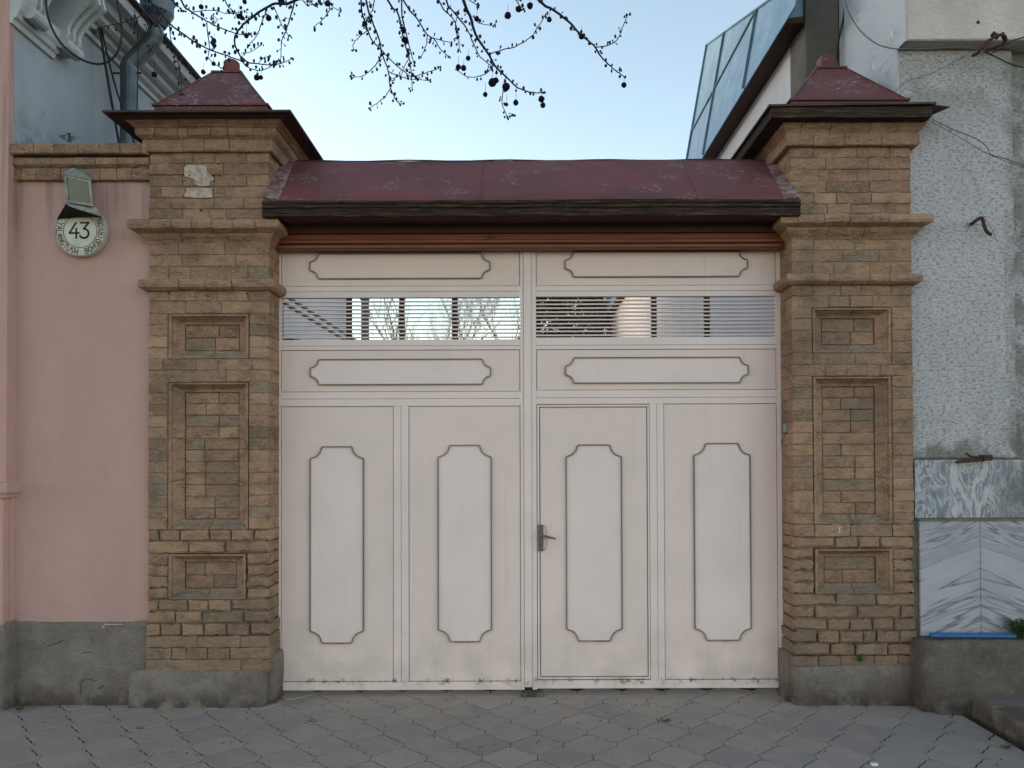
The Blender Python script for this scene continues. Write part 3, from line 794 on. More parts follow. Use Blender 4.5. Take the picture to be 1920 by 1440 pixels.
# ------------------------------------------------------------------ gate roof
GR = thing('gate_roof', 'low dark red tin roof over the gate between the brick pillars, with blackened fascia', 'roof', (0.07, 5.1, 3.1))
RYE, RYR = 4.83, 5.31
rx0, rx1 = gx(492, RYE), gx(1504, RYE)
zE = gz(374, RYE); zR = gz(301, RYR)
def roof_pt(t, x):      # t 0 eave .. 1 ridge, slightly bellied
    sag = .010*math.sin(math.pi*t)+.006*math.sin(x*5+t*3)*t*(1-t)*4
    return Vector((x, RYE+(RYR-RYE)*t, zE+(zR-zE)*t+sag+.004*math.sin(x*2.3)))
seams = [rx0, gx(905, 5.05), gx(1297, 5.05), rx1]
for i in range(3):
    a, b = seams[i], seams[i+1]; nx = max(6, int((b-a)/.05)); ny = 8; m = MB()
    for layer in (0, 1):
        for ix in range(nx+1):
            for t in range(ny+1):
                x = a+(b-a)*ix/nx; p = roof_pt(t/ny, x); p.z += .003*noise.noise(Vector((x*6, t*.7, i)))-(0.006 if layer else 0)
                m.v.append(tuple(p))
    st = (nx+1)*(ny+1)
    q = lambda l, i_, j_: l*st+i_*(ny+1)+j_
    for ix in range(nx):
        for t in range(ny):
            m.f.append((q(0, ix, t), q(0, ix+1, t), q(0, ix+1, t+1), q(0, ix, t+1))); m.f.append((q(1, ix, t), q(1, ix, t+1), q(1, ix+1, t+1), q(1, ix+1, t)))
        m.f.append((q(0, ix, 0), q(1, ix, 0), q(1, ix+1, 0), q(0, ix+1, 0)))
    m.build('roof_sheet', REDROOF, GR, smooth=True)
    if i:
        MB().tube([roof_pt(t/8, a)+Vector((.004*math.sin(t), 0, .002)) for t in range(9)], .0035, 6).build('sheet_seam', REDROOF, GR)
# back slope and core
m = MB(); m.prism([(rx0+.01, RYE+.03, zE-.012), (rx0+.01, RYR, zR-.014), (rx0+.01, 5.75, zE+.05), (rx0+.01, 5.75, zE-.1)], [(rx1-.01, RYE+.03, zE-.012), (rx1-.01, RYR, zR-.014), (rx1-.01, 5.75, zE+.05), (rx1-.01, 5.75, zE-.1)])
m.build('roof_timber', WOOD_D, GR)
m = MB(); m.prism([(rx0, RYR, zR-.002), (rx0, 5.80, zE+.06), (rx0, 5.80, zE+.052), (rx0, RYR, zR-.010)], [(rx1, RYR, zR-.002), (rx1, 5.80, zE+.06), (rx1, 5.80, zE+.052), (rx1, RYR, zR-.010)])
m.build('roof_sheet', REDROOF, GR)
# ridge lip
MB().tube([(rx0+(rx1-rx0)*i/24, RYR, zR+.001+.004*math.sin(i*1.3)) for i in range(25)], .005, 6).build('ridge_fold', DTIN, GR)
# flashing upstands where the roof meets the pillars
for s_, xx in ((-1, rx0), (1, rx1)):
    p = MB(); A = []; B = []
    for t in range(0, 9):
        q0 = roof_pt(t/8, xx-s_*.10*(1-.3*t/8)); q1 = roof_pt(t/8, xx+s_*.002); q1.z += .022+.012*t/8; q0.z += .003
        A.append(q0); B.append(q1)
    n = len(A); p.add(A+B+[v+Vector((0, 0, -.005)) for v in A]+[v+Vector((0, 0, -.005)) for v in B],
          [(i, i+1, n+i+1, n+i) for i in range(n-1)]+[(2*n+i, 3*n+i, 3*n+i+1, 2*n+i+1) for i in range(n-1)]+[(0, n, 3*n, 2*n)])
    p.build('flashing', FLASH, GR)
# fascia: stepped weathered board
z0f = gz(405, RYE)
fp = [(RYE+.025, zE-.008), (RYE-.012, zE-.008), (RYE-.012, zE-.024), (RYE-.004, zE-.027), (RYE-.004, zE-.034), (RYE-.010, zE-.037), (RYE-.010, zE-.049), (RYE+.0, zE-.052), (RYE+.002, zE-.06), (RYE-.004, zE-.063), (RYE-.004, z0f+.004), (RYE, z0f), (RYE+.025, z0f)]
cut = [rx0-.004, rx0+1.9, rx1+.004]
for i in range(2):
    n = 24; m = MB(); rings = []
    for j in range(n+1):
        x = cut[i]+.001+(cut[i+1]-cut[i]-.002)*j/n
        wob = noise.noise(Vector((x*3, i, 0)))*.003
        rings.append([(x, y+noise.noise(Vector((x*9, q*3.1, 2)))*.003, z+wob+noise.noise(Vector((x*14, q*1.7, 5)))*.0025) for q, (y, z) in enumerate(fp)])
    L = len(fp)
    for r in rings: m.v += r
    for j in range(n):
        for q in range(L): m.f.append((j*L+q, j*L+(q+1) % L, (j+1)*L+(q+1) % L, (j+1)*L+q))
    m.f.append(tuple(range(L))[::-1]); m.f.append(tuple(n*L+q for q in range(L)))
    m.build('fascia_board', WOOD_OLD, GR)
xa, xb = LX1-.0+.004, RX0-.004
MB().box(rx0+.004, rx1-.004, RYE+.026, YF-.006, z0f+.01, z0f+.03).build('soffit_board', WOOD_D, GR)
MB().box(xa, xb, YF-.005, 5.14, z0f+.012, z0f+.03).build('soffit_board', WOOD_D, GR)
# stepped dark boards and the varnished beams
MB().box(xa, xb, 5.03, 5.055, gz(437, 5.04), z0f+.011).build('dark_board', WOOD_D, GR, bevel=.003)
MB().box(xa, xb, 5.02, 5.029, gz(423, 5.03), gz(417, 5.03)).build('dark_board', WOOD_D, GR, bevel=.003)
zb1, zb0 = gz(437.5, 5.05), gz(455, 5.05); h = zb1-zb0
pr = [(5.10, zb1), (5.06, zb1), (5.047, zb1-.006), (5.045, zb1-h*.6), (5.05, zb1-h*.7), (5.052, zb0+.004), (5.06, zb0), (5.10, zb0)]
MB().prism([(xa, y, z) for y, z in pr], [(xb, y, z) for y, z in pr]).build('timber_beam', WOOD, GR)
zc1, zc0 = zb0-.001, gz(466, 5.08)
pr = [(5.12, zc1), (5.075, zc1), (5.07, zc1-.006), (5.072, zc0+.006), (5.08, zc0), (5.12, zc0)]
MB().prism([(xa, y, z) for y, z in pr], [(xb, y, z) for y, z in pr]).build('timber_beam', WOOD, GR)

# ------------------------------------------------------------------ gate
YG = 5.17
G = thing('gate', 'pale pink and white sheet metal double gate with a wicket door and slatted vents', 'gate', (gx(994, YG), YG, 0))
def gr(px0, px1, py0, py1):
    pm = (px0+px1)/2
    return gx(px0, YG), gx(px1, YG), gz(py1, YG, 995), gz(py0, YG, 995)
def members(lst):
    m = MB()
    for (a, b, c, d, *o) in lst:
        x0, x1, z0, z1 = gr(a, b, c, d); f = o[0] if o else 0
        m.box(x0, x1, YG+f, YG+.04, z0, z1)
    return m
def sheet(parent, a, b, c, d, mat=None, name='sheet_panel', dep=.006):
    x0, x1, z0, z1 = gr(a, b, c, d); g = .0042
    # gently buckled sheet
    m = MB(); nx, nz = 8, 8
    for layer in (0, 1):
        for i in range(nx+1):
            for j in range(nz+1):
                x = x0+g+(x1-x0-2*g)*i/nx; z = z0+g+(z1-z0-2*g)*j/nz
                w_ = .004*noise.noise(Vector((x*2.3, z*2.1, 4)))*min(1, 4*i/nx*(1-i/nx)*2)*min(1, 8*j/nz*(1-j/nz))
                m.v.append((x, YG+dep+w_+layer*.006, z))
    st = (nx+1)*(nz+1)
    for i in range(nx):
        for j in range(nz):
            a_ = i*(nz+1)+j; m.f.append((a_, a_+nz+1, a_+nz+2, a_+1)); m.f.append((st+a_, st+a_+1, st+a_+nz+2, st+a_+nz+1))
    ring = [i*(nz+1) for i in range(nx+1)]+[nx*(nz+1)+j for j in range(1, nz+1)]+[i*(nz+1)+nz for i in range(nx-1, -1, -1)]+[j for j in range(nz-1, 0, -1)]
    for i in range(len(ring)): u, v = ring[i], ring[(i+1) % len(ring)]; m.f.append((u, st+u, st+v, v))
    return m.build(name, mat or GP, parent, smooth=False)
def ornate(x0, x1, z0, z1, n):
    pts = []; lip = .012
    for (cx, cz, a0, sx, sz) in ((x0, z1, 0, 1, -1), (x0, z0, 90, 1, 1), (x1, z0, 180, -1, 1), (x1, z1, 270, -1, -1)):
        arc = []
        for k_ in range(0, 9):
            a = R(8+74*k_/8)
            arc.append((cx+sx*n*math.cos(a)*.97, cz+sz*n*math.sin(a)*.97))
        arc = [(cx+sx*(n+.004), cz)]+arc+[(cx, cz+sz*(n+.004))]
        if sx*sz > 0: arc = arc[::-1]
        pts += arc
    return pts
def ribbon(pts, w_, y0, y1):
    m = MB(); n = len(pts); P = [Vector(p) for p in pts]; ins = []; out = []
    for i in range(n):
        a, b, c = P[i-1], P[i], P[(i+1) % n]
        d1 = (b-a).normalized(); d2 = (c-b).normalized(); t = (d1+d2)
        if t.length < .2: t = d1
        t.normalize(); nr = Vector((-t.y, t.x)); k_ = 1/max(.55, abs(nr.dot(Vector((-d1.y, d1.x)))))
        ins.append(b+nr*w_/2*k_); out.append(b-nr*w_/2*k_)
    vs = [(p.x, y0, p.y) for p in ins]+[(p.x, y0, p.y) for p in out]+[(p.x, y1, p.y) for p in ins]+[(p.x, y1, p.y) for p in out]
    for i in range(n):
        j = (i+1) % n
        m.f += [(i, j, n+j, n+i), (i, 2*n+i, 2*n+j, j), (n+i, n+j, 3*n+j, 3*n+i)]
    m.v = vs; return m
def ornament(parent, a, b, c, d, mat):
    x0, x1, z0, z1 = gr(a, b, c, d); o = ornate(x0, x1, z0, z1, .078 if d-c > 100 else .056)
    m = MB(); m.prism([(p[0], YG+.0015, p[1]) for p in o], [(p[0], YG+.011, p[1]) for p in o]); m.build('inset_panel', mat, parent)
    ribbon(o, .0075, YG-.0075, YG+.008).build('moulding', GM, parent)
    # rust along the foot of the moulding
    if d-c > 100:
        MB().box(x0+.082, x1-.082, YG-.0095, YG+.004, z0-.0045, z0+.0005).build('rusty_bead', RUSTY, parent)

def leaf(flip):
    # outline members (px). left leaf 523..982, right leaf 997..1466
    if not flip:
        fr = [(523, 526.5, 458, 1293), (976, 982, 458, 1293), (526.7, 975.8, 458, 470), (526.7, 975.8, 536, 545.5), (526.7, 975.8, 546.3, 557),
              (526.7, 975.8, 636, 647.3), (526.7, 975.8, 648, 655), (526.7, 975.8, 734, 746.5), (526.7, 975.8, 747.2, 760.5),
              (738, 751.6, 760.7, 1277.5), (752.4, 766, 760.7, 1277.5), (526.7, 975.8, 1277.8, 1293)]
        gl = (527, 975.8, 557, 636)
        bars = (647, 658), (747, 757.5), (847, 858)
    else:
        fr = [(997.3, 1006, 458, 1293), (1457.5, 1466, 458, 1293), (1006.2, 1457.3, 458, 470), (1006.2, 1457.3, 536, 545.5), (1006.2, 1457.3, 546.3, 556),
              (1006.2, 1457.3, 633, 647), (1006.2, 1457.3, 647.8, 655), (1006.2, 1457.3, 732, 745.5), (1006.2, 1457.3, 746.2, 757.5),
              (1218, 1231.5, 757.7, 1275.5), (1232.2, 1244.5, 757.7, 1275.5), (1006.2, 1457.3, 1275.8, 1291)]
        gl = (1006.2, 1457.3, 556, 633)
        bars = (1123, 1134), (1224, 1234.5), (1324, 1335)
    m = members(fr)
    lo, hi = (523, 982) if not flip else (997, 1466)
    for (c, d) in ((470, 536), (655, 734), (757, 1280)):
        x0, x1, z0, z1 = gr(lo+3, hi-3, c, d); m.box(x0, x1, YG+.024, YG+.030, z0, z1)
    L = m.build('gate_leaf', GW, G)
    for a, b in bars:
        x0, x1, z0, z1 = gr(a, b, gl[2]-3, gl[3]+3); MB().box(x0, x1, YG+.031, YG+.0395+.004, z0, z1).build('grille_bar', BAR, L)
    n = 10; x0, x1, z0, z1 = gr(*gl); sl = None
    for i in range(n):
        z = z1-(z1-z0)*(i+.93)/(n+.55)
        if sl is None:
            sl = MB().box(x0, x1, YG+.006, YG+.026, z-.0045, z+.0045).build('slat', GP, L); z00 = z
        else:
            c = sl.copy(); COL.objects.link(c); c.parent = L; c.location.z += z-z00
            c.rotation_euler.y = random.uniform(-.0012, .0012)
    return L
LL = leaf(False)
sheet(LL, 526.7, 975.8, 470, 536); sheet(LL, 526.7, 975.8, 655, 734)
sheet(LL, 526.7, 738, 760.7, 1277.6); sheet(LL, 766, 975.8, 760.7, 1277.6)
ornament(LL, 581, 919.5, 475, 521.5, GP); ornament(LL, 582, 920.5, 673, 720, GW)
ornament(LL, 582, 681.5, 836.5, 1204.5, GW); ornament(LL, 821.5, 921, 834.5, 1202.5, GW)
LR = leaf(True)
sheet(LR, 1006.2, 1457.3, 470, 536); sheet(LR, 1006.2, 1457.3, 655, 732); sheet(LR, 1244.5, 1457.3, 757.7, 1275.6)
ornament(LR, 1061, 1404, 473, 519.5, GP); ornament(LR, 1061, 1404, 671, 718.5, GW)
ornament(LR, 1301, 1406, 832.5, 1201.5, GW)
x0, x1, z0, z1 = gr(977, 1011, 458, 1290)
MB().box(x0, x1, YG+.0405, YG+.046, z0, z1).build('light_stop_strip', GAP, G)  # unseen dark strip added to stop light leaking between the leaves
# the strip that covers the meeting of the leaves
x0, x1, z0, z1 = gr(982.6, 996.8, 458, 1288)
MB().box(x0, x1, YG-.006, YG+.03, z0, z1).build('cover_strip', GW, G, bevel=.0015)
# wicket door
x0, x1, z0, z1 = gr(1007.5, 1217, 760, 1273)
wm = MB(); wb = .010
wm.box(x0, x0+.012, YG-.002, YG+.022, z0, z1); wm.box(x1-wb, x1, YG-.002, YG+.022, z0, z1); wm.box(x0+.0121, x1-wb-.0001, YG-.002, YG+.022, z1-wb, z1); wm.box(x0+.0121, x1-wb-.0001, YG-.002, YG+.022, z0, z0+wb)
WD = wm.build('wicket_door', GW, G)
sheet(WD, 1012, 1213.5, 764, 1269, dep=.004)
ornament(WD, 1061.5, 1165, 834.5, 1202, GW)
# handle
x0, x1, z0, z1 = gr(1008.5, 1018, 983.5, 1033)
hd = MB().box(x0, x1, YG-.016, YG-.004, z0, z1).build('handle_plate', HANDLE, WD, bevel=.003)
p = U(1014, 1005, YG-.03)
hl = MB(); hl.tube([U(1013.5, 1005, YG-.01), U(1013.5, 1005, YG-.05)], .009, 10)
a, b = U(1011, 1003.5, YG-.05), U(1042.5, 1010, YG-.048)
d = (b-a).normalized(); up = Vector((-d.z, 0, d.x))
hl.prism([a+up*.010, a-up*.012, a-up*.012+Vector((0, .012, 0)), a+up*.010+Vector((0, .012, 0))], [b+up*.004, b-up*.006, b-up*.006+Vector((0, .010, 0)), b+up*.004+Vector((0, .010, 0))])
hl.build('door_handle', HANDLE, WD, bevel=.0015)
p = U(1013.5, 1021, YG-.0165); MB().tube([p+Vector((0, -.002, 0)), p+Vector((0, .004, 0))], .0055, 12).build('keyhole', GAP, WD)
MB().tube([U(x, y, YG-.014) for x, y in [(1015, 985), (1023, 988), (1025, 1000), (1025, 1022), (1023, 1029), (1017, 1033)]], .0014, 5).build('wire_loop', RUST, WD)
# foot stop where the leaves meet
rough_box(gx(976, 5.15), gx(1018, 5.15), 5.12, 5.19, -.01, .028, .008, .004, 20, 1, .012).build('floor_stop', CONC_LIGHT, G, smooth=True)
# hinge posts against the pillars
for a, b, xin in ((519.5, 522.6, LX1), (1466.6, 1469.8, RX0)):
    x0, x1, z0, z1 = gr(a, b, 458, 1293); 
    if xin < 0: x0 = LX1+.002
    else: x1 = RX0-.002
    MB().box(x0, x1, YG+.004, YG+.04, z0, z1).build('gate_post', GW, G)

# doorbell on the right reveal
DB = thing('doorbell', 'tiny doorbell with loose wires on the inner side of the right pillar', 'doorbell', tuple(U(1474, 805, 5.09)))
xi = RX0
MB().box(xi-.018, xi-.001, 5.05, 5.085, gz(812, 5.07), gz(797, 5.07)).build('button_box', LBOX, DB, bevel=.003)
MB().tube([(xi-.02, 5.067, gz(805, 5.07)), (xi-.016, 5.067, gz(805, 5.07))], .006, 8).build('button', HANDLE, DB)
zz = gz(812, 5.07)
MB().tube([(xi-.008, 5.07, zz), (xi-.012, 5.08, zz-.03), (xi-.02, 5.10, zz-.07), (xi-.03, 5.09, zz-.085), (xi-.015, 5.08, zz-.06), (xi-.028, 5.10, zz-.05)], .0016, 5).build('wire', CABLE, DB)

# ------------------------------------------------------------------ pink wall on the left
YW = 5.0
GWL = thing('garden_wall', 'pink rendered wall with brick coping and grey cement foot, left of the left pillar', 'wall', (-2.85, 5.1, 0))
HX = -3.284
wx0, wx1 = HX+.003, gx(268, YF)+.08
zc = [gz(y, 4.93, 150) for y in (266, 286, 294, 312, 314, 337)]
zbot = gz(1166, YW, 150)
MB().box(wx0, LX0+.02, YW, 5.35, zbot, zc[5]+.03).build('rendered_wall', PINK, GWL)
rough_box(wx0-.0, LX0+.03, YW-.02, 5.34, -.05, zbot+.003, .025, .010, 6, 21, .012).build('cement_foot', CONC, GWL, smooth=True)
MB().box(wx0, LX0+.0, YW-.02, 5.34, zc[5]+.031, zc[0]-.006).build('mortar', MORTAR, GWL)
def course(pys, p, kind, js, mat=None):
    z1, z0 = gz(pys[0], YW-p, 150), gz(pys[1], YW-p, 150)
    edges = [wx0+.004]+[gx(j, YW-p) for j in js]+[LX0-.002]
    pr = torus_prof(z0, z1, p) if kind == 't' else flat_prof(z0, z1, p)
    moulding(GWL, pr, edges[0], edges[-1], YW, YW, edges[1:-1], name='coping_brick', mat=BRICK, left=False, right=False)
course((268, 287), .085, 'f', [59, 98, 142, 183, 222, 262])
course((294, 312), .06, 't', [45, 90, 134, 176, 216, 250])
course((315, 337), .035, 'f', [36, 64, 110, 138, 184, 216, 244])

# cracks, a knocked-out hole and paint smears
def crack(parent, pts, Y, r=.0016, mat=None, name='crack'):
    P = [U(x+random.uniform(-1.5, 1.5), y+random.uniform(-1, 1), Y) for x, y in pts]
    return MB().tube(smooth_path(P, 3), [r*random.uniform(.5, 1.3) for _ in range(3*(len(P)-1)+1)], 5).build(name, mat or GAP, parent)
crack(GWL, [(149, 1302), (150, 1288), (153, 1277), (165, 1273), (177, 1276)], YW-.026, .0022)
crack(GWL, [(184, 1292), (196, 1286)], YW-.026, .003)
crack(GWL, [(88, 1211), (104, 1208), (118, 1200)], YW-.026, .0022)
crack(GWL, [(152, 1225), (170, 1222)], YW-.026, .002)
sm = MB(); p = U(212, 1171, YW-.024); sm.box(p.x-.055, p.x+.06, YW-.030, YW-.02, p.z-.004, p.z+.004); p = U(194, 1174, YW-.024); sm.box(p.x-.01, p.x+.008, YW-.0302, YW-.02, p.z-.01, p.z+.006); sm.build('paint_smear', PATCH, GWL, bevel=.002)
# little weeds
def weed(name, label, c, r, n, mat=LEAF, h=.04, group=None):
    T = thing(name, label, 'weed', tuple(c), group)
    m = MB(); st = MB()
    for i in range(n):
        a = random.uniform(0, 6.28); d = r*random.random()**.5; hh = h*random.uniform(.3, 1)
        p = Vector((c[0]+d*math.cos(a), c[1]+d*math.sin(a)*.6, c[2]+hh))
        st.tube([(c[0]+d*.3*math.cos(a), c[1]+d*.3*math.sin(a)*.6, c[2]-.002), tuple(p)], .0009, 3)
        u = Vector((math.cos(a), math.sin(a), random.uniform(-.3, .6))).normalized(); v = u.cross(Vector((0, 0, 1))).normalized()
        s = r*random.uniform(.18, .38)
        m.add([p-u*s*.2, p+u*s*.5+v*s*.45, p+u*s*1.3, p+u*s*.5-v*s*.45+Vector((0, 0, s*.15))], [(0, 1, 2, 3)])
    m.build('leaves', mat, T, fix=False); st.build('stems', mat, T, fix=False)
    return T
weed('weed', 'dark little weed growing on top of the brick coping of the pink wall', U(130, 266, 4.99), .05, 26, h=.045)
weed('weed', 'small green weed at the foot of the pink wall, far left', U(40, 1330, 4.85)*1, .04, 26, h=.03)
def gp(px, py):                      # point on the ground plane
    d = RM @ Vector(((px-CX)/F, -(py-CY)/F, -1)); t = -CAMZ/d.z; return Vector((d.x*t, d.y*t, 0))
for o_ in ((40, 1332),): pass
weed('weed', 'tiny green tuft between pavers in front of the left pillar', gp(262, 1367), .022, 16, h=.015)
weed('weed', 'tiny tuft of weed in a joint before the gate, left of its middle', gp(583, 1354), .022, 16, h=.012)
weed('weed', 'flat moss tuft in a paver joint before the right leaf of the gate', gp(1245, 1352), .035, 30, h=.008)
weed('weed', 'weed in the last paver joint by the gutter, bottom right', gp(1885, 1402), .035, 24, h=.014)
weed('weed', 'small green weed growing from the lowest bricks of the right pillar', U(1611, 1240, 4.925), .03, 40, h=.05)

# ------------------------------------------------------------------ number sign
YS = 4.955
SG = thing('house_number_sign', 'round white enamel house number sign 43 with a tin lamp box and hood', 'sign', tuple(U(150, 433, YW-.02)))
c = U(150.5, 433, YS); pxm_ = YS/F; RAD = 48*pxm_
def disc(c, r, y0, y1, n=48):
    a = [(c.x+r*math.cos(2*math.pi*i/n), y0, c.z+r*math.sin(2*math.pi*i/n)) for i in range(n)]
    return MB().prism(a, [(p[0], y1, p[2]) for p in a])
disc(c, RAD, YS, YW-.004).build('number_plate', PLATE, SG, bevel=.003)
def ringm(c, r, wd, y0, y1, n=56):
    m = MB()
    for rr, yy in ((r-wd/2, y0), (r+wd/2, y0), (r+wd/2, y1), (r-wd/2, y1)):
        m.v += [(c.x+rr*math.cos(2*math.pi*i/n), yy, c.z+rr*math.sin(2*math.pi*i/n)) for i in range(n)]
    for q in range(4):
        for i in range(n): m.f.append((q*n+i, q*n+(i+1) % n, ((q+1) % 4)*n+(i+1) % n, ((q+1) % 4)*n+i))
    return m
ringm(c, 31.5*pxm_, .0035, YS-.0012, YS+.001).build('ring', INK, SG)
ringm(c, 46.8*pxm_, .003, YS-.0030, YS+.001).build('plate_rim', LBOX, SG)
def arcp(cx, cy, rx, ry, a0, a1, n=8): return [(cx+rx*math.cos(R(a0+(a1-a0)*i/n)), cy+ry*math.sin(R(a0+(a1-a0)*i/n))) for i in range(n+1)]
GL = {'Y': [[(0,1),(.3,.5),(.6,1)],[(.3,.5),(.3,0)]], 'A': [[(0,0),(.3,1),(.6,0)],[(.1,.33),(.5,.33)]], 'L': [[(0.05,1),(.05,0),(.55,0)]],
 'N': [[(.05,0),(.05,1),(.55,0),(.55,1)]], 'T': [[(0,1),(.6,1)],[(.3,1),(.3,0)]], 'U': [[(.05,1),(.05,.3)]+arcp(.3,.28,.25,.28,180,360)+[(.55,1)]],
 'H': [[(.05,0),(.05,1)],[(.55,0),(.55,1)],[(.05,.5),(.55,.5)]], 'I': [[(.3,0),(.3,1)]], 'X': [[(0.03,0),(.57,1)],[(.03,1),(.57,0)]],
 'O': [arcp(.3,.5,.27,.5,0,360,14)], 'D': [[(.05,0),(.05,1),(.25,1)]+arcp(.25,.5,.3,.5,90,-90)+[(.05,0)]],
 'B': [[(.05,0),(.05,1),(.3,1)]+arcp(.3,.76,.22,.24,90,-90)+[(.05,.52)],[(.3,.52)]+arcp(.3,.26,.26,.26,90,-90)+[(.05,0)]],
 'R': [[(.05,0),(.05,1),(.3,1)]+arcp(.3,.74,.24,.26,90,-90)+[(.05,.48)],[(.28,.48),(.57,0)]],
 'G': [arcp(.3,.5,.27,.5,50,330,12)+[(.55,.45),(.33,.45)]], 'S': [arcp(.3,.75,.24,.25,40,270,8)+arcp(.3,.25,.24,.25,90,-140,8)],
 '4': [[(.42,1),(.0,.33),(.62,.33)],[(.44,.62),(.44,0)]], '3': [[(.02,1),(.55,1),(.24,.6)]+arcp(.25,.3,.3,.3,85,-150,10)]}
def strokes(m, ch, org, ux, uz, h, wd, y):
    for pl in GL[ch]:
        P = [org+ux*(x-.3)*h+uz*(z-.5)*h for x, z in pl]
        for a, b in zip(P, P[1:]):
            d = (b-a)
            if d.length < 1e-6: continue
            d.normalize(); n_ = Vector((-d.z, 0, d.x))*wd/2; a2 = a-d*wd*.35; b2 = b+d*wd*.35
            f = lambda v, yy: (v.x, yy, v.z)
            m.prism([f(a2+n_, y), f(a2-n_, y), f(b2-n_, y), f(b2+n_, y)], [f(a2+n_, y+.0012), f(a2-n_, y+.0012), f(b2-n_, y+.0012), f(b2+n_, y+.0012)])
for txt, a0, st in (('YALANGTUSH', 160.5, 11.0), ('BOHODIRXON', 287.5, 11.0)):
    m = MB()
    for i, ch in enumerate(txt):
        th = R(a0+st*i); o = Vector((c.x+39.5*pxm_*math.cos(th), 0, c.z+39.5*pxm_*math.sin(th)))
        uz = Vector((-math.cos(th), 0, -math.sin(th))); ux = Vector((-math.sin(th), 0, math.cos(th)))
        strokes(m, ch, o, ux, uz, 10.2*pxm_, 1.35*pxm_, YS-.0013)
    m.build('lettering', INK, SG, fix=False)
for ch, dx in (('4', -11.5), ('3', 8.5)):
    m = MB(); strokes(m, ch, Vector((c.x+dx*pxm_, 0, c.z+1*pxm_)), Vector((1, 0, 0)), Vector((0, 0, 1)), 29*pxm_, 3.4*pxm_, YS-.0014)
    m.build('digit', INK, SG, fix=False)
# lamp box: a tin case turned a little to the right, glazed front, gabled lid
by0 = 4.86
q = [U(119, 326, by0), U(170, 338, by0-.0), U(175.5, 387, by0+.02), U(123.5, 379, by0+.02)]
bk = [U(124, 325, YW-.005), U(172, 335, YW-.005), U(176, 385, YW-.005), U(127, 379, YW-.005)]
def lerp(a, b, t): return a+(b-a)*t
cen = sum((v for v in q), Vector())/4
fr = MB(); inn = [v+(cen-v)*.2 for v in q]
fr.v = [tuple(v) for v in q]+[tuple(v) for v in inn]+[tuple(v+Vector((0, .008, 0))) for v in inn]+[tuple(v) for v in bk]
for i in range(4):
    j = (i+1) % 4; fr.f += [(i, j, 4+j, 4+i), (4+i, 4+j, 8+j, 8+i), (i, 12+i, 12+j, j)]
fr.f.append((12, 13, 14, 15)); fr.build('lamp_box', LBOX, SG)
gi = [v+Vector((0, .005, 0)) for v in inn]
MB().prism([tuple(v) for v in gi], [tuple(v+Vector((0, .003, 0))) for v in gi]).build('glass_pane', LGLASS, SG)
ap = U(136, 314.5, 4.93); lid = MB(); e = .006
A = [q[0]+Vector((-e, -e, 0)), q[1]+Vector((e, -e, 0)), bk[1]+Vector((e, 0, .004)), bk[0]+Vector((-e, 0, .004))]
lid.v = [tuple(v) for v in A]+[tuple(ap), tuple(U(150, 317, YW-.006))]; lid.f = [(0, 1, 4), (1, 2, 5, 4), (2, 3, 5), (3, 0, 4, 5), (3, 2, 1, 0)]
lid.build('box_lid', LBOX, SG)
# hood
m = MB(); n = 12; up = []; dn = []
for i in range(n+1):
    t = i/n
    a = lerp(q[3], q[2], t)+Vector((0, .02, 0))
    ex = lerp(124, 192, t); ey = 381+ (t**.62)*25 - 9*math.sin(math.pi*t)*.15
    yy = 4.80+.10*t
    b = U(ex, ey, yy)
    up.append(a); dn.append(b)
m.add(up+dn+[v+Vector((0, .002, .003)) for v in up]+[v+Vector((0, .002, .003)) for v in dn], [(i, i+1, n+2+i, n+1+i) for i in range(n)]+[(2*n+2+i, 3*n+3+i, 3*n+4+i, 2*n+3+i) for i in range(n)]+[(n+1+i, n+2+i, 3*n+4+i, 3*n+3+i) for i in range(n)])
m.build('hood', LBOX, SG, smooth=True)
# left side cheek of the hood, dark underside seen from below
k = Mt('near_black_tin', .9); k.color((.02, .018, .017)); BLACK_TIN = k.m  # near-black tin for the cheek and underside of the hood
m = MB(); tri = [U(124, 381, 4.80), U(107, 410, YS-.01), U(126, 382, YW-.01)]
m.prism([tuple(v) for v in tri], [tuple(v+Vector((.003, .001, 0))) for v in tri]); m.build('hood_cheek', BLACK_TIN, SG)
un = MB(); k0 = [v+Vector((0, .004, -.002)) for v in dn]
bkp = [U(lerp_(107, 192, i/n) if False else 107+85*i/n, 411-3*i/n-2*math.sin(math.pi*i/n), YS-.006) for i in range(n+1)]
un.add(k0+bkp, [(i, i+1, n+2+i, n+1+i) for i in range(n)]); un.build('hood_underside', BLACK_TIN, SG, fix=False)

# ------------------------------------------------------------------ left house
H = thing('house', 'pink fronted house at the far left with grey white side wall and moulded cornice', 'house', (-4.6, 5.2, 0))
YP = 4.90
px_edge = HX
MB().box(-6.5, px_edge-.001, YP+.06, 7.6, .40, 4.88).build('house_wall', SIDEWALL, H)
MB().box(-6.5, px_edge-.001, 7.601, 15, .0, 4.88).build('house_wall', YARDW, H)
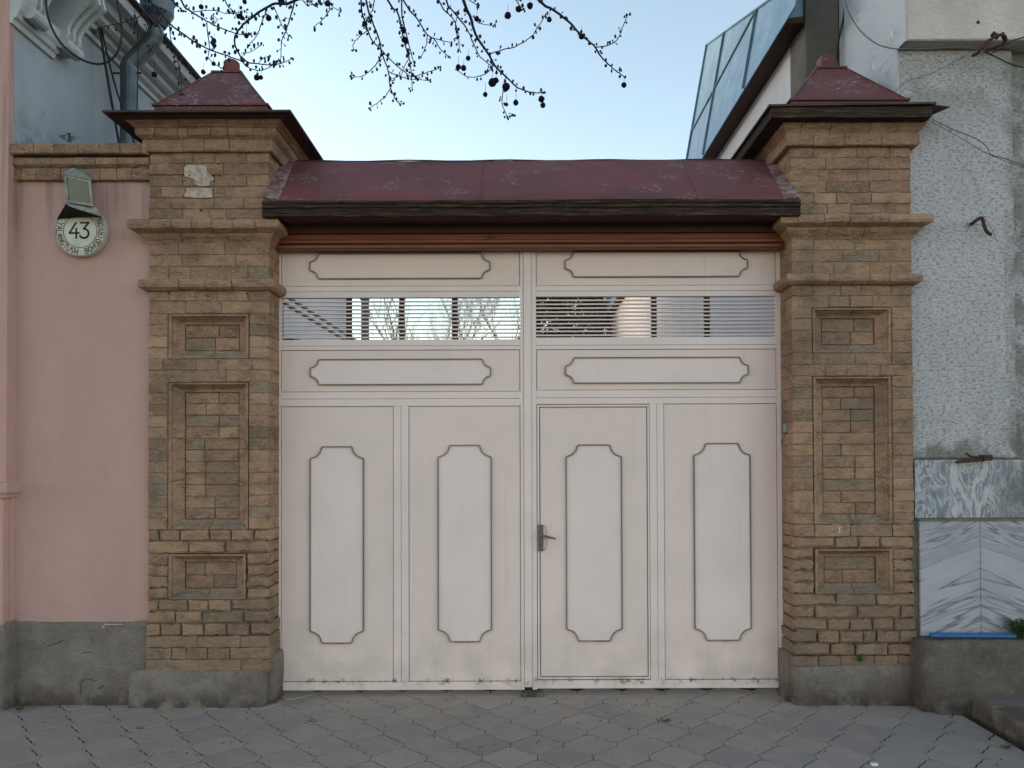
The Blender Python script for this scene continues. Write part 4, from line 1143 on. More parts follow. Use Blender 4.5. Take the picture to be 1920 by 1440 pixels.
# front pilaster, pink, upper and lower
MB().box(-6.5, gx(11, YP), YP, YP+.058, gz(905, YP, 10), 5.0).build('pilaster', PINK, H, bevel=.003)
MB().box(gx(11, YP)-.02, HX+.0025, YP+.003, YW+.05, gz(905, YP, 10), gz(292, YP, 10)).build('pilaster_return', PINK, H)
MB().box(gx(6, YP)-.03, gx(6, YP)-.002, YP+.006, YW+.05, .42, gz(934, YP, 10)).build('pilaster_return', PINK, H)
MB().box(gx(6, YP)-.03, HX+.0, YW-.004, YW+.04, .42, gz(934, YP, 10)).build('pilaster_return', PINK, H)
MB().box(-6.5, gx(6, YP), YP+.002, YP+.057, .42, gz(936, YP, 10)).build('pilaster', PINK, H, bevel=.003)
zc0, zc1 = gz(934, YP-.03, 10), gz(905, YP-.03, 10)
pr = [(-.03, zc0), (.012, zc0), (.02, zc0+.02), (.034, zc0+.035), (.036, zc1-.01), (.034, zc1), (-.03, zc1)]
MB().prism([(-6.5, YP-p, z) for p, z in pr], [(HX+.0+p, YP-p, z) for p, z in pr]).build('pilaster_band', PINK, H)
MB().prism([(HX+p, YP-p, z) for p, z in pr], [(HX+p, YW-.002, z) for p, z in pr]).build('pilaster_band', PINK, H)
rough_box(-5.0, gx(12, YP-.03), YP-.03, YP+.3, -.05, gz(1172, YP, 10), .03, .009, 6, 5, .015).build('cement_foot', CONC, H, smooth=True)
rough_box(-5.0, gx(16, YP), YP+.02, YP+.12, -.05, gz(1168, YP, 10), .03, .006, 6, 5, .01).build('cement_foot', CONC, H, smooth=True)
MB().box(HX-.1, HX+.0025, YP+.0585, YW+.05, .42, gz(934, YP, 10)).build('pilaster_return', PINK, H)
MB().prism([(HX+.36, YP-.05, 5.08), (-6.2, YP-.05, 7.35), (-9.3, YP-.05, 5.2)], [(HX+.36, 15.2, 5.08), (-6.2, 15.2, 7.35), (-9.3, 15.2, 5.2)]).build('sun_block_roof', DTIN, H)  # unseen roof, added to keep the low sun off the rear wall
# cornice along the side wall (outward = +x)
def sweepY(prof, y0, y1, name, mat, n=1):
    A = [(HX+p, y0, z) for p, z in prof]; B = [(HX+p, y1, z) for p, z in prof]
    return MB().prism(A, B).build(name, mat, H)
sweepY([(-.02, 4.40), (.02, 4.40), (.03, 4.43), (.05, 4.44), (.06, 4.47), (.075, 4.49), (.085, 4.53), (.085, 4.58), (.05, 4.59), (-.02, 4.59)], YP+.004, 5.36, 'frieze_moulding', CORN)
sweepY([(-.02, 4.80), (.025, 4.80), (.03, 4.83), (.07, 4.845), (.085, 4.87), (.12, 4.875), (.15, 4.89), (.16, 4.92), (.22, 4.93), (.25, 4.96), (.33, 4.97), (.35, 5.01), (.35, 5.06), (-.02, 5.06)], YP-.05, 15.2, 'cornice', CORN)
sweepY([(.0, 5.061), (.395, 5.03), (.40, 5.035), (.40, 5.05), (.36, 5.075), (.0, 5.15)], YP-.1, 15.3, 'roof_eave', DTIN)
# front cornice return
MB().box(-6.5, HX+.30, YP-.25, YP-.051, 4.93, 5.06).build('cornice', CORN, H)
# scrolled consoles under the cornice
def console(y0, wd):
    pts = []
    for i in range(22):
        t = i/21
        p = .05+.23*t+.035*math.sin(t*2*math.pi*1.2+.4); z = 4.47+.33*t+.02*math.sin(t*9)
        pts.append((p, z))
    ring = pts+[(.29, 4.92), (-.01, 4.92), (-.01, 4.47)]
    C = MB(); nseg = 5
    for s_ in range(nseg):       # fluted: alternate ribs stand proud
        a = y0+wd*s_/nseg+.002; b = y0+wd*(s_+1)/nseg-.002; kf = 1.0 if s_ % 2 == 0 else .82
        C.prism([(HX+p*kf, a, z) for p, z in ring], [(HX+p*kf, b, z) for p, z in ring])
    c_ = C.build('console', CORN, H)
    MB().tube([(HX+.10, y0-.01, 4.50), (HX+.10, y0+wd+.01, 4.50)], .045, 14).build('scroll', CORN, c_, smooth=False)
console(5.32, .17)
console(4.96, .14)
MB().box(-6.4, HX-.0005, YP+.061, 15.1, 4.881, 5.05).build('attic_wall', CORN, H)
# hopper, elbow and downpipe
def cyl(m, c0, c1, r0, r1, n=18): m.tube([c0, c1], [r0, r1], n)
xp = gx(239, 6.07); yp_ = 6.07
DP = MB(); zj = gz(122, 6.07, 239)
e1, e2 = Vector((xp, yp_, zj)), Vector((gx(283, 6.1), 6.1, gz(78, 6.1, 283)))
hz = gz(50, 6.12, 290)
DP.tube([(xp, yp_, 3.0), tuple(e1)], .066, 18); pipe = DP.build('downpipe', GALV_D, H, smooth=False)
MB().tube([tuple(e1+Vector((-.0, 0, -.05))), tuple(e1+Vector((.01, 0, .01))), tuple(e2), tuple(e2+Vector((.015, 0, .04)))], .068, 18).build('pipe_elbow', GALV_D, H)
MB().tube([tuple(e2+Vector((.012, 0, .03))), (e2.x+.02, e2.y, hz)], .066, 18).build('downpipe', GALV_D, H)
hp = MB(); hx = e2.x+.03
hp.tube([(hx, 6.1, hz-.01), (hx+.005, 6.1, hz+.09), (hx+.005, 6.1, hz+.30), (hx+.005, 6.1, hz+.31)], [.07, .125, .13, .137], 24)
hp.tube([(hx+.005, 6.1, hz+.19), (hx+.005, 6.1, hz+.20)], .137, 24)
hp.build('rain_hopper', GALV_D, H)
MB().tube([(xp-.14, yp_, gz(137, 6.07, 239)), (xp+.1, yp_, gz(137, 6.07, 239))], .008, 6).build('pipe_bracket', RUST, H)

def cable(name, label, pts, Y, r, mat, cat='cable', ns=6, Yf=None):
    P = [U(x, y, (Yf(i) if Yf else Y)) for i, (x, y) in enumerate(pts)]
    o = MB().tube(smooth_path(P, ns), r, 6).build(name, mat, smooth=True); return tag(o, label, cat)
cable('cable', 'black cable hanging in a deep loop before the side wall of the left house', [(86, -60), (86, 0), (93, 42), (115, 82), (150, 110), (183, 120), (208, 112), (224, 88), (228, 50), (219, 0), (212, -60)], 4.84, .0075, CABLE)
cable('cable', 'straight black cable left of the downpipe, from the left house down behind the wall', [(178, -60), (180, 0), (191, 80), (204, 160), (222, 262), (228, 300)], 5.8, .010, CABLE)
cable('cable', 'thinner black cable nearest the downpipe, slanting behind the left capital', [(183, -40), (187, 30), (203, 110), (222, 180), (250, 262), (262, 300)], 5.82, .0075, CABLE)
cable('cable', 'thin dark wire hanging right beside the downpipe', [(258, 50), (259, 120), (257, 205), (257, 240)], 5.95, .0045, CABLE)

# ------------------------------------------------------------------ right house
HR = thing('house', 'white spatter stucco house on the right with marble cladding and a tall tin roof', 'house', (3.6, 5.4, 0))
YR = 5.0
xw = gx(1714, YR); xe = gx(1909, YR)
zmt = gz(861, YR, 1810)
zl = gz(92, YR, 1800)
xs = 2.50
MB().box(xs, xe, YR, 5.9, zmt, zl).build('stucco_wall', STUCCO, HR, bevel=.012)
MB().box(xe+.001, 6.5, YR+.05, 5.9, zmt, zl).build('stucco_wall', STUCCO, HR)
yU = 4.89
MB().box(xs, 6.5, yU, 5.88, zl+.001, 5.6).build('upper_wall', USTUC, HR, bevel=.008)
MB().box(xs-.014, xs-.0005, YR+.01, 5.905, 2.0, zl).build('side_wall', FLAKE, HR)
MB().box(xs-.0145, xs-.0005, yU+.012, 5.905, zl+.002, 5.6).build('side_wall', FLAKE, HR)
xc0, xc1 = gx(1518, 5.9), gx(1588, 5.9)
MB().box(xc0, xs-.015, 5.91, 6.25, .0, 6.2).build('concrete_column', DCONC, HR, bevel=.006)
XW = 2.235
MB().box(XW, 6.5, 6.255, 26, 0, 4.99).build('rear_wall', WHITE, HR)
MB().prism([(XW-.15, 5.93, 4.965), (XW+.0, 5.93, 4.965), (XW+.0, 5.93, 5.02), (XW-.15, 5.93, 5.0)], [(XW-.15, 26, 4.965), (XW, 26, 4.965), (XW, 26, 5.02), (XW-.15, 26, 5.0)]).build('eave_soffit', WOOD_D, HR)
# tin roof sheets, steep
def rx(z): return XW-.165+(z-4.98)*.18
def sheet_poly(pts, name='tin_sheet'):
    a = [(rx(z), y, z) for y, z in pts]; b = [(rx(z)+.01, y, z) for y, z in pts]
    return MB().prism(a, b).build(name, GALV, HR)
# near part: horizontal seam divides two tiers; vertical seams split them
seamz = 5.72
yB, yC = 9.7, 6.73
def topz(y): return 5.58+(6.83-5.58)*(y-yC)/(yB-yC)
ys = [5.7, 7.0, 8.55, 9.7]
for i in range(len(ys)-1):
    a, b = ys[i]+.006, ys[i+1]-.006
    ta, tb = topz(max(a, 5.95)), topz(b)
    if ta <= seamz+.05: sheet_poly([(a, 4.96), (b, 4.96), (b, min(tb, 99)), (a, ta)])
    else:
        sheet_poly([(a, 4.96), (b, 4.96), (b, seamz-.005), (a, seamz-.005)])
        mid = (a+b)/2
        sheet_poly([(a, seamz+.005), (b, seamz+.005), (b, tb), (a, ta)])
for y in ys[1:]:
    MB().box(rx(4.97)-.02, rx(4.97)+.0, y-.006, y+.006, 4.97, 4.98)
    m = MB(); t = topz(y); m.prism([(rx(4.97), y-.008, 4.97), (rx(4.97)-.025, y-.008, 4.97), (rx(t)-.025, y-.008, t), (rx(t), y-.008, t)], [(rx(4.97), y+.008, 4.97), (rx(4.97)-.025, y+.008, 4.97), (rx(t)-.025, y+.008, t), (rx(t), y+.008, t)]); m.build('standing_seam', SEAM, HR)
MB().tube([(rx(seamz)-.008, 7.1, seamz), (rx(seamz)-.008, 9.7, seamz)], .012, 6).build('standing_seam', SEAM, HR)
MB().tube([(rx(topz(6))-.004, 5.95, topz(6.0)), (rx(topz(9.7))-.004, 9.7, topz(9.7))], .014, 6).build('standing_seam', SEAM, HR)
m = MB(); m.prism([(rx(4.97)+.012, 5.95, 4.97), (rx(topz(6))+.012, 5.95, topz(6)-.01), (6.4, 5.95, topz(6)-.01), (6.4, 5.95, 4.97)], [(rx(4.97)+.012, 9.69, 4.97), (rx(topz(9.7))+.012, 9.69, topz(9.7)-.01), (6.4, 9.69, topz(9.7)-.01), (6.4, 9.69, 4.97)]); m.build('roof_body', GALV, HR)
m = MB(); zt = 6.6
for y in range(0, 9):
    a, b = 13.8+y*1.3, 15.08+y*1.3
    sheet_poly([(a, 4.98), (b, 4.98), (b, zt), (a, zt)])
m = MB(); m.box(rx(zt)+.02, 6.4, 9.75, 25.5, 4.995, 5.6).build('roof_body', GALV, HR)
# marble and base
ym = 4.985
zt1, zb1 = gz(862, ym, 1810), gz(971, ym, 1810)
MB().box(gx(1714.5, ym), gx(1990, ym), ym, YR-.0005, zb1, zt1).build('marble_slab', MARBLE_V, HR, bevel=.002)
yc_ = 4.93; zt2, zb2 = gz(977, yc_, 1810), gz(1192, yc_, 1810)
MB().box(gx(1712, yc_), gx(2300, yc_), yc_+.02, YR, zb2-.01, zt2).build('backing', CONC_DARK, HR)
for a, b in ((1723.5, 1835.6), (1836.4, 1948), (1949, 2060)):
    MB().box(gx(a, yc_), gx(b, yc_), yc_, yc_+.019, zb2, zt2).build('marble_slab', MARBLE_S, HR, bevel=.0015)
MB().box(gx(1722, yc_), gx(2300, yc_), yc_-.008, YR-.001, zt2+.0005, zt2+.011).build('marble_sill', CONC_LIGHT, HR, bevel=.002)
MB().box(gx(1714, ym), 6.5, ym+.002, 5.9, 0, zmt-.001).build('wall_core', CONC_DARK, HR)
zb = gz(1197, 4.86, 1810)
rough_box(gx(1727, 4.79), 4.2, 4.79, 5.2, -.08, zb2-.004, .035, .014, 5, 2, .03).build('concrete_base', CONC_DARK, HR, smooth=True)
rough_box(gx(1727, 4.79)+.06, 4.2, 4.74, 4.9, -.08, .10, .035, .014, 5, 8, .03).build('concrete_base', CONC_DARK, HR, smooth=True)

sl = rough_box(2.78, 4.6, 1.3, 4.75, -.07, .095, .05, .004, 4, 12, 0).build('concrete_step', CONC_LIGHT, smooth=False)
tag(sl, 'low raised concrete slab beyond the gutter at the bottom right', 'step')
st = rough_box(0, .1, 0, .05, 0, .02, .012, .004, 18, 3, .008)
p = U(1872, 1320, 4.56); st.v = [(v[0]+p.x-.05, v[1]+4.56, v[2]+.094) for v in st.v]
tag(st.build('stone_chip', CONC_LIGHT, smooth=True), 'small flat stone lying on the raised concrete slab', 'stone')
st2 = rough_box(0, .035, 0, .03, 0, .010, .008, .003, 18, 6, .006); p = gp(1647, 1437); st2.v = [(v[0]+p.x-.03, v[1]+p.y, v[2]) for v in st2.v]
tag(st2.build('pebble', CHALK, smooth=True), 'whitish pebble on the pavers at the bottom edge of the view', 'stone')
# blue strip
a, b = U(1746, 1193, 4.86), U(1907, 1200, 4.83)
zs_ = zb2+.012
bl = MB(); A = Vector((a.x, 4.87, zs_)); B = Vector((b.x, 4.85, zs_-.002)); dr = (B-A).normalized(); nv = Vector((0, 1, 0))
def ubar(P): return [tuple(P+nv*-.016), tuple(P+nv*.016), tuple(P+nv*.016+Vector((0, 0, .020))), tuple(P+nv*.011+Vector((0, 0, .020))), tuple(P+nv*.011+Vector((0, 0, .004))), tuple(P+nv*-.011+Vector((0, 0, .004))), tuple(P+nv*-.011+Vector((0, 0, .017))), tuple(P+nv*-.016+Vector((0, 0, .017)))]
bl.prism(ubar(A), ubar(B)); tag(bl.build('plastic_strip', BLUE), 'bright blue plastic strip lying on the ledge under the marble slabs', 'plastic strip')
weed('weed', 'bushy green weed on the ledge at the right end of the blue strip', U(1915, 1195, 4.88), .09, 170, h=.11)

for pts in ([(1838, 398), (1846, 408), (1858, 424), (1866, 440), (1870, 456), (1878, 470), (1884, 500), (1887, 540)], [(1795, 300), (1812, 318), (1826, 342), (1838, 365)], [(1908, 330), (1903, 352), (1906, 380)]):
    crack(HR, pts, YR-.0005, .0013, WIRE)
p = U(1834, 42, 4.89); MB().tube([p+Vector((0, -.001, 0)), p+Vector((0, .02, 0))], .012, 7).build('drill_hole', GAP, HR)
# iron bits on the stucco wall
BR = thing('wall_bracket', 'rusty bent iron cable bracket under the ledge of the stucco wall, top right', 'bracket', tuple(U(1860, 85, 4.9)))
bp = smooth_path([U(1825, 104, 4.96), U(1835, 98, 4.80), U(1852, 78, 4.78), U(1872, 66, 4.78), U(1884, 68, 4.80), U(1884, 80, 4.82), U(1868, 88, 4.86), U(1848, 96, 4.98)], 4)
MB().tube(bp, .010, 8).build('iron_bar', RUST, BR)
MB().tube([U(1860, 63, 4.80), U(1872, 70, 4.80)], .016, 10).build('insulator', RUST, BR)
MB().tube([U(1879, 62, 4.80), U(1884, 75, 4.82)], .012, 10).build('insulator', RUST, BR)
hk = MB().tube(smooth_path([U(1822, 419, 5.03), U(1823, 419, 4.96), U(1832, 412, 4.93), U(1841, 409, 4.93), U(1845, 422, 4.93), U(1850, 434, 4.93), U(1858, 440, 4.94)], 4), .011, 8)
tag(hk.build('iron_hook', RUST), 'crooked rusty iron hook sticking out of the middle of the stucco wall', 'hook')
cb = thing('iron_clamp', 'rusty iron clamp on the joint between stucco and veined marble', 'clamp', tuple(U(1820, 862, 4.95)))
a, b = U(1794, 866, 4.93), U(1840, 862, 4.93)
MB().tube([U(1794, 866, 4.99), a, b, U(1842, 862, 4.99)], .010, 6).build('clamp_bar', RUST, cb)
MB().box(U(1836, 0, 4.92).x, U(1850, 0, 4.92).x, 4.915, 4.99, gz(864, 4.93, 1830), gz(853, 4.93, 1830)).build('bolt_plate', RUST, cb, bevel=.003)
MB().tube([U(1812, 850, 4.93), U(1820, 856, 4.93), U(1832, 857, 4.92)], .007, 6).build('hook', RUST, cb)
cable('cable', 'grey cable sagging across the flaked side wall to the ledge, top right', [(1580, -20), (1590, 20), (1612, 56), (1640, 80), (1668, 90), (1700, 92), (1740, 92), (1800, 89), (1848, 96)], 4.95, .004, WIRE, Yf=lambda i: 5.6-.75*min(1, i/5))
cable('cable', 'dark cable leaving the bracket towards the right edge below the ledge', [(1848, 98), (1870, 108), (1895, 120), (1925, 128), (1960, 134)], 4.84, .0045, CABLE)
cable('cable', 'thin dark cable from the bracket up over the ledge to the right edge', [(1862, 98), (1885, 86), (1905, 74), (1960, 60)], 4.82, .004, CABLE)
cable('wire', 'thin wire arching from the right capital up to a screw left of the bracket', [(1672, 182), (1690, 160), (1712, 148), (1745, 138), (1775, 124), (1812, 104)], 4.93, .0022, WIRE, 'wire')
cable('wire', 'upper of two thin wires running from the right capital to the right edge', [(1748, 224), (1790, 244), (1830, 260), (1850, 276), (1858, 290), (1880, 296), (1925, 312), (1960, 322)], 4.93, .0026, CABLE, 'wire')
cable('wire', 'lower of two thin wires running from the right capital to the right edge', [(1746, 228), (1790, 252), (1840, 282), (1880, 300), (1925, 316), (1960, 330)], 4.945, .002, CABLE, 'wire')
cable('cable', 'black cable dropping behind the tip of the right pyramid roof', [(1585, -20), (1582, 30), (1572, 80), (1570, 112)], 5.82, .007, CABLE)
cable('wire', 'long thin wire crossing before the tall tin roof', [(1460, -160), (1408, 28), (1370, 120), (1334, 186), (1300, 262), (1285, 330)], 6.6, .004, CABLE, 'wire') if False else None

# ------------------------------------------------------------------ courtyard seen through the grille
AW = thing('lean_to', 'dark lean to roof in the courtyard seen low through the left vent', 'lean-to', (-2.9, 9, 0))
MB().prism([(-3.27, 8.3, 3.0), (-2.35, 8.3, 2.86), (-2.35, 8.3, 2.80), (-3.27, 8.3, 2.9)], [(-3.27, 11.4, 3.0), (-2.35, 11.4, 2.86), (-2.35, 11.4, 2.80), (-3.27, 11.4, 2.9)]).build('roof_panel', DTIN, AW)
for y in (8.4, 11.3): MB().box(-2.45, -2.39, y, y+.06, 0, 2.8).build('post', WOOD_D, AW)
MB().box(-3.26, -2.4, 8.36, 8.39, 2.3, 2.88).build('board', WOOD_OLD, AW)
PR = thing('pipe_run', 'pair of thin raised gas pipes slanting across the left vent behind the gate', 'pipe', (-2.5, 8, 0))
for dz in (0, .09):
    MB().tube([(-2.52, 7.9, 3.24+dz), (-2.52, 12.5, 3.3+dz)], .02, 8).build('pipe', GALV_D, PR)
for y in (8.1, 12.3): MB().tube([(-2.52, y, 0), (-2.52, y, 3.35)], .025, 8).build('post', GALV_D, PR)
pst = MB().box(gx(677, 14), gx(690, 14), 14, 14.12, 0, 4.9).build('courtyard_post', GALV_D); tag(pst, 'grey square post standing in the courtyard behind the left vent', 'post')

def bare_tree(x, y, h, seed, label, spread=.5):
    rr = random.Random(seed); T = thing('bare_tree', label, 'tree', (x, y, 0), 'trees in the courtyard behind the gate')
    tk = MB(); br = MB()
    tk.tube([(x, y, 0), (x+.04, y, h*.18), (x-.02, y+.03, h*.36)], [.12, .09, .07], 8); tk.build('trunk', TWIG, T)
    def grow(p, d, L, r, lv):
        pts = [p]; q = p.copy(); dd = d.copy()
        for i in range(4):
            dd = (dd+Vector((rr.uniform(-.25, .25), rr.uniform(-.25, .25), rr.uniform(-.05, .25)))).normalized(); q = q+dd*L/4; pts.append(q.copy())
        br.tube(pts, [r*(1-.16*i) for i in range(5)], 4 if lv > 1 else 5, cap=False)
        if lv >= 5 or L < .12: return
        for k_ in range(rr.choice((3, 4)) if lv < 4 else 3):
            t = rr.randint(1, 4); b = pts[t]
            nd = (dd*.9+Vector((rr.uniform(-1, 1), rr.uniform(-1, 1), rr.uniform(-.1, .7)))*spread*1.4).normalized()
            grow(b, nd, L*rr.uniform(.55, .8), r*.5, lv+1)
    grow(Vector((x-.02, y+.03, h*.36)), Vector((0, 0, 1)), h*.28, .04, 0)
    for k_ in range(4):
        a = k_*1.6+rr.uniform(-.3, .3); grow(Vector((x, y, h*(.26+.03*k_))), Vector((math.cos(a), math.sin(a), .9)).normalized(), h*.26, .03, 1)
    br.build('branches', TWIG, T, fix=False)
bare_tree(-2.2, 15.5, 6.2, 3, 'bare brown tree behind the left vent, next to the grey post')
bare_tree(-1.35, 17.5, 6.6, 5, 'bare brown tree behind the middle of the left vent')
bare_tree(-.35, 19.0, 6.4, 8, 'bare brown tree behind the right end of the left vent')
ET = thing('evergreen_tree', 'dense dark green tree behind the left end of the right vent', 'tree', (1.15, 19, 0), 'trees in the courtyard behind the gate')
MB().tube([(1.15, 19, 0), (1.2, 19, 2), (1.1, 19, 5.5)], [.2, .16, .06], 10).build('trunk', TWIG, ET)
cr = MB(); rr = random.Random(4)
for i in range(15000):
    a = rr.uniform(0, 6.28); zf = rr.random(); rad = (1.25*(1-abs(zf-.35)**1.5*1.1))*(rr.random()**.4)
    clump = 1+.25*noise.noise(Vector((math.cos(a)*2, math.sin(a)*2, zf*6)))
    p = Vector((1.15+rad*clump*math.cos(a), 19+rad*clump*math.sin(a), 2.2+4.9*zf))
    if noise.noise(p*1.8) < -.33: continue
    u = Vector((rr.uniform(-1, 1), rr.uniform(-1, 1), rr.uniform(-1, 1))).normalized(); v = u.orthogonal().normalized(); s = rr.uniform(.05, .10)
    cr.add([p-u*s, p+v*s*.5, p+u*s, p-v*s*.5], [(0, 1, 2, 3)])
cr.build('crown', DLEAF, ET, fix=False)

# ------------------------------------------------------------------ plane tree overhead
PT = thing('plane_tree', 'plane tree with budding twigs and hanging seed balls across the sky above the gate', 'tree', (-3.7, 2.2, 0))
limb = smooth_path([Vector(p) for p in [(-3.7, 2.2, -.05), (-3.65, 2.25, 1.5), (-3.5, 2.35, 3.2), (-2.9, 2.8, 4.7), (-1.9, 3.3, 5.35), (-.9, 3.7, 5.55), (.2, 3.95, 5.55), (1.1, 4.1, 5.35)]], 5)
MB().tube(limb, [.17*(1-.93*(i/(len(limb)-1))**.8)+.006 for i in range(len(limb))], 12).build('trunk', PBARK, PT, smooth=True)
za = lambda pts: [(x/3.097, y/3.097) for x, y in pts]
zb_ = lambda pts: [(560+x/2.8235, y/2.8235) for x, y in pts]
# (points, width at root px, width at tip px, depth, is it rooted above the frame)
BR_ = [
 (zb_([(355,0),(385,100),(430,220),(440,280),(475,380),(485,460),(515,530),(545,555)]), 2.9, 1.3, 3.95, 1),
 (zb_([(330,0),(335,60),(360,140),(385,210),(440,265),(500,330),(560,380),(600,405),(690,380),(745,360)]), 2.6, 1.2, 3.97, 1),
 (zb_([(385,155),(340,180),(290,230),(290,265)]), 1.8, 1.1, 3.96, 0), (zb_([(440,290),(410,340),(370,380),(330,405),(275,410)]), 1.8, 1.1, 3.95, 0),
 (zb_([(485,470),(455,515),(410,550),(375,575)]), 1.6, 1.1, 3.95, 0), (zb_([(478,380),(540,405),(600,420),(690,425)]), 1.6, 1.1, 3.95, 0),
 (zb_([(400,0),(385,60),(372,110)]), 1.8, 1.2, 3.95, 1), (zb_([(590,300),(560,350),(540,400),(490,415)]), 1.3, 1.0, 4.02, 0),
 (zb_([(470,0),(520,60),(545,150),(560,220),(580,300),(595,360),(600,480)]), 3.2, 1.2, 4.05, 1), (zb_([(545,0),(550,100),(580,220),(600,300),(612,345)]), 2.4, 1.1, 4.06, 1),
 (zb_([(560,10),(620,90),(680,180),(720,210),(750,260),(800,300)]), 2.6, 1.2, 4.1, 1), (zb_([(700,200),(760,215),(815,230)]), 1.7, 1.2, 4.1, 0), (zb_([(680,180),(675,240),(645,305)]), 1.6, 1.1, 4.1, 0),
 (zb_([(740,0),(790,70),(825,110),(845,180),(850,270)]), 2.2, 1.2, 3.85, 1), (zb_([(780,0),(800,40),(860,110),(900,170),(925,230),(960,300),(1020,350)]), 2.8, 1.4, 3.88, 1),
 (zb_([(870,0),(910,90),(935,180),(1000,280),(1040,350),(1100,410),(1160,465),(1240,490),(1300,490)]), 5.0, 1.5, 3.9, 1),
 (zb_([(1010,283),(1080,265),(1150,245),(1210,210),(1250,170),(1310,70)]), 2.0, 1.4, 3.9, 0), (zb_([(1090,420),(1080,500),(1080,560),(1110,625)]), 1.7, 1.1, 3.9, 0),
 (zb_([(1030,350),(990,390),(910,410),(835,370)]), 1.8, 1.2, 3.9, 0), (zb_([(925,90),(960,125),(1035,135)]), 1.6, 1.1, 3.9, 0), (zb_([(1110,600),(1140,605)]), 1.3, 1.0, 3.9, 0),
 (zb_([(1270,0),(1340,45),(1430,115),(1490,180),(1560,240),(1600,300),(1650,350),(1700,390),(1725,410)]), 4.6, 1.4, 4.0, 1),
 (zb_([(1570,250),(1640,240),(1690,205),(1720,130),(1742,75)]), 1.8, 1.2, 4.0, 0), (zb_([(1150,0),(1180,30),(1195,55)]), 1.6, 1.0, 3.95, 1), (zb_([(850,50),(830,140),(840,200)]), 1.6, 1.0, 3.86, 0),
 (zb_([(160,0),(165,50),(120,110),(80,140)]), 1.9, 1.1, 3.9, 1), (zb_([(20,0),(60,25),(115,20)]), 1.6, 1.0, 3.9, 1), (zb_([(905,0),(945,15),(955,30)]), 1.5, 1.0, 3.9, 1),
 (za([(1720,0),(1600,20),(1540,50),(1450,110),(1380,180),(1360,240),(1385,310),(1440,360),(1500,370),(1600,375),(1700,340)]), 4.6, 1.3, 3.7, 1),
 (za([(1050,0),(1100,60),(1180,110),(1250,150),(1330,180),(1400,200),(1450,200)]), 3.0, 1.3, 3.65, 1),
 (za([(860,-20),(900,40),(990,140),(1080,210),(1180,270),(1290,315),(1390,350),(1440,390),(1520,410),(1600,370)]), 3.2, 1.3, 3.6, 1),
 (za([(1710,0),(1690,80),(1660,180),(1635,240),(1630,350)]), 2.6, 1.2, 3.72, 1), (za([(1550,50),(1520,130),(1490,210),(1440,265)]), 2.2, 1.2, 3.7, 0),
 (za([(985,130),(990,210),(1010,290),(1050,360),(1110,420)]), 1.8, 1.1, 3.6, 0), (za([(880,20),(930,180),(960,240),(1020,310),(1050,450),(1050,540)]), 1.7, 1.1, 3.6, 0),
 (za([(1200,130),(1215,280),(1210,340),(1290,400)]), 1.9, 1.1, 3.65, 0), (za([(900,30),(780,110),(620,150),(540,180)]), 1.7, 1.1, 3.6, 0), (za([(1000,-10),(1040,40),(1060,60)]), 1.6, 1.0, 3.65, 1),
 (za([(1300,-10),(1340,50),(1400,100),(1470,90)]), 1.9, 1.2, 3.68, 1), (za([(1590,40),(1640,150),(1680,210)]), 1.6, 1.1, 3.7, 0), (za([(1120,70),(1240,60),(1330,80),(1430,60)]), 1.6, 1.0, 3.65, 0),
 (za([(1400,310),(1460,300),(1520,260)]), 1.4, 1.0, 3.7, 0), (za([(1240,150),(1260,110),(1230,90)]), 1.3, 1.0, 3.65, 0), (za([(1500,370),(1530,335),(1560,330)]), 1.3, 1.0, 3.7, 0),
 (za([(1800,0),(1830,25),(1900,20),(1980,70)]), 1.7, 1.0, 3.8, 1), (za([(840,0),(860,100),(840,230),(870,290)]), 1.5, 1.0, 3.6, 1), (za([(780,60),(800,150),(790,190)]), 1.3, 1.0, 3.6, 0),
]
rr = random.Random(11)
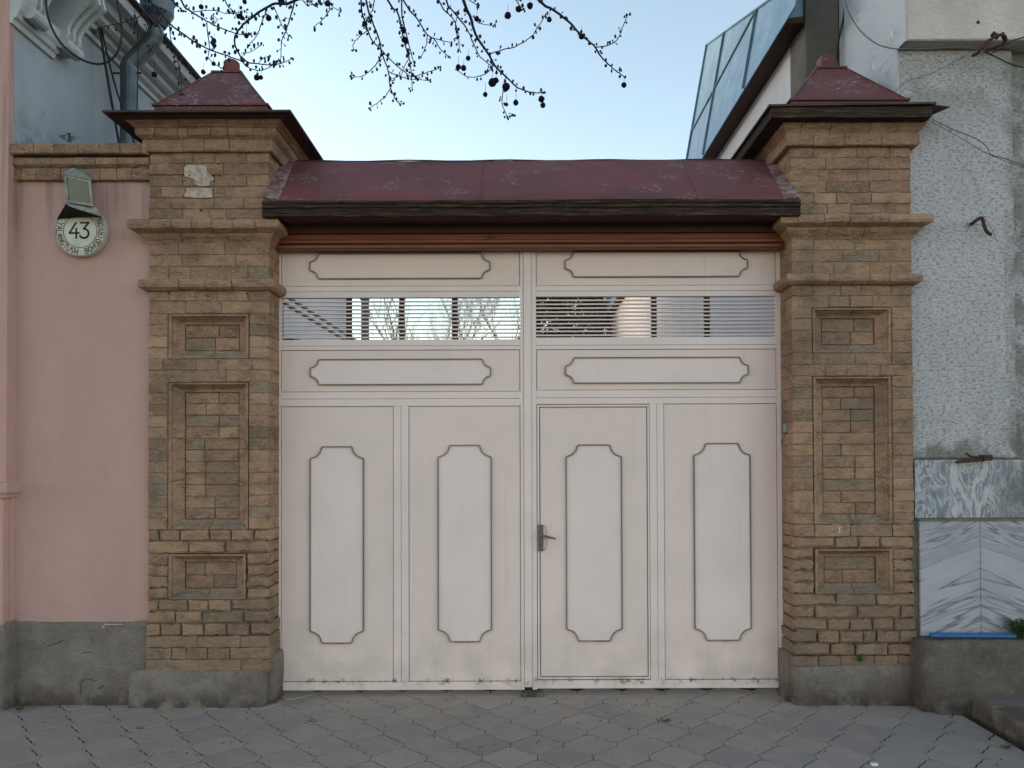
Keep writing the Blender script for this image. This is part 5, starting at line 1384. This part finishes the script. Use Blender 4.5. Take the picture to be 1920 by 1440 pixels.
for pts, w0, w1, Y, rooted in BR_:
    P = [U(x, y, Y+.05*math.sin(y*.013+x*.007)) for x, y in pts]
    if rooted:
        d = (P[0]-P[1]).normalized(); e = P[0]+d*.35+Vector((0, 0, .15))
        tgt = min(limb[14:], key=lambda q: (q-e).length); P = [tgt, lerp(tgt, e, .5)+Vector((0, 0, -.03)), e]+P
    sp = smooth_path(P, 4); n = len(sp); ppm = Y/F
    rad = []
    nroot = 12 if rooted else 0
    for i in range(n):
        t = max(0, (i-nroot))/max(1, n-1-nroot); rad.append((w0+(w1-w0)*t)*ppm/2*1.2+(.002 if i < nroot*.5 else 0))
    sp = [p+Vector((rr.uniform(-1, 1), rr.uniform(-1, 1), rr.uniform(-1, 1)))*.0016 for p in sp]
    B = MB().tube(sp, rad, 6).build('branch', BARK, PT, smooth=True)
    bd = MB()
    # buds and spur twigs
    L = 0; nxt = .02; vis = sp[nroot:]
    for a, b in zip(vis, vis[1:]):
        seg = (b-a).length; L += seg
        while L > nxt:
            nxt += rr.uniform(.012, .036)
            t = rr.random(); p = lerp(a, b, t); dr = (b-a).normalized()
            s = dr.cross(Vector((0, 1, 0))).normalized()*rr.choice((-1, 1)); out = (s+dr*rr.uniform(.1, 1.0)+Vector((0, rr.uniform(-.6, .6), 0))).normalized()
            ln = rr.uniform(.006, .024); q = p+out*ln
            bd.tube([p, q], .0013, 4)
            bd.ball(q, rr.uniform(.0040, .0078), 6, 4, (rr.uniform(.7, 1.2), 1, rr.uniform(1, 1.8)))
            if rr.random() < .3: bd.ball(q+Vector((rr.uniform(-.006, .006), 0, rr.uniform(-.009, .004))), rr.uniform(.0025, .004), 6, 4)
    q = sp[-1]
    for _ in range(4): bd.ball(q+Vector((rr.uniform(-.009, .009), rr.uniform(-.006, .006), rr.uniform(-.009, .006))), rr.uniform(.003, .0055), 6, 4, (1, 1, 1.4))
    stuff(bd.build('buds', BUD, B, fix=False))
balls = [(560+x/2.8235, y/2.8235, r/2.8235, Y) for x, y, r, Y in [(350,125,15,3.96),(150,20,14,3.9),(555,160,16,4.05),(560,210,16,4.05),(845,355,14,3.86),(873,360,15,3.86),(897,308,13,3.88),(943,100,14,3.9),(1107,82,18,3.95),(1163,48,16,3.95),(1224,30,17,3.95),(1326,103,14,4.0),(1497,193,15,4.0),(1722,450,14,4.0),(988,500,13,3.9),(1025,437,22,3.9),(1045,425,15,3.9),(1098,460,21,3.9),(1150,543,15,3.9),(1285,525,17,3.9),(1293,557,14,3.9),(1100,553,10,3.9)]]
balls += [(x/3.097, y/3.097, r/3.097, Y) for x, y, r, Y in [(1385,95,14,3.68),(1405,103,14,3.68),(1560,105,17,3.7),(1430,207,15,3.7),(1243,235,14,3.65),(1243,262,14,3.65),(1180,418,14,3.6),(1240,370,13,3.65),(1490,450,17,3.7),(1515,450,13,3.7),(1168,40,14,3.65),(895,432,16,3.6),(1635,10,20,3.7),(1420,10,13,3.68),(1905,20,15,3.8)]]
for x, y, r, Y in balls:
    p = U(x, y, Y); rad = r*Y/F
    m = MB().ball(p, rad, 12, 9, jit=.10)
    m.tube([p+Vector((0, 0, rad*.8)), p+Vector((.002, 0, rad+rr.uniform(.02, .05)))], .0009, 4)
    m.build('seed_ball', SEED, PT)
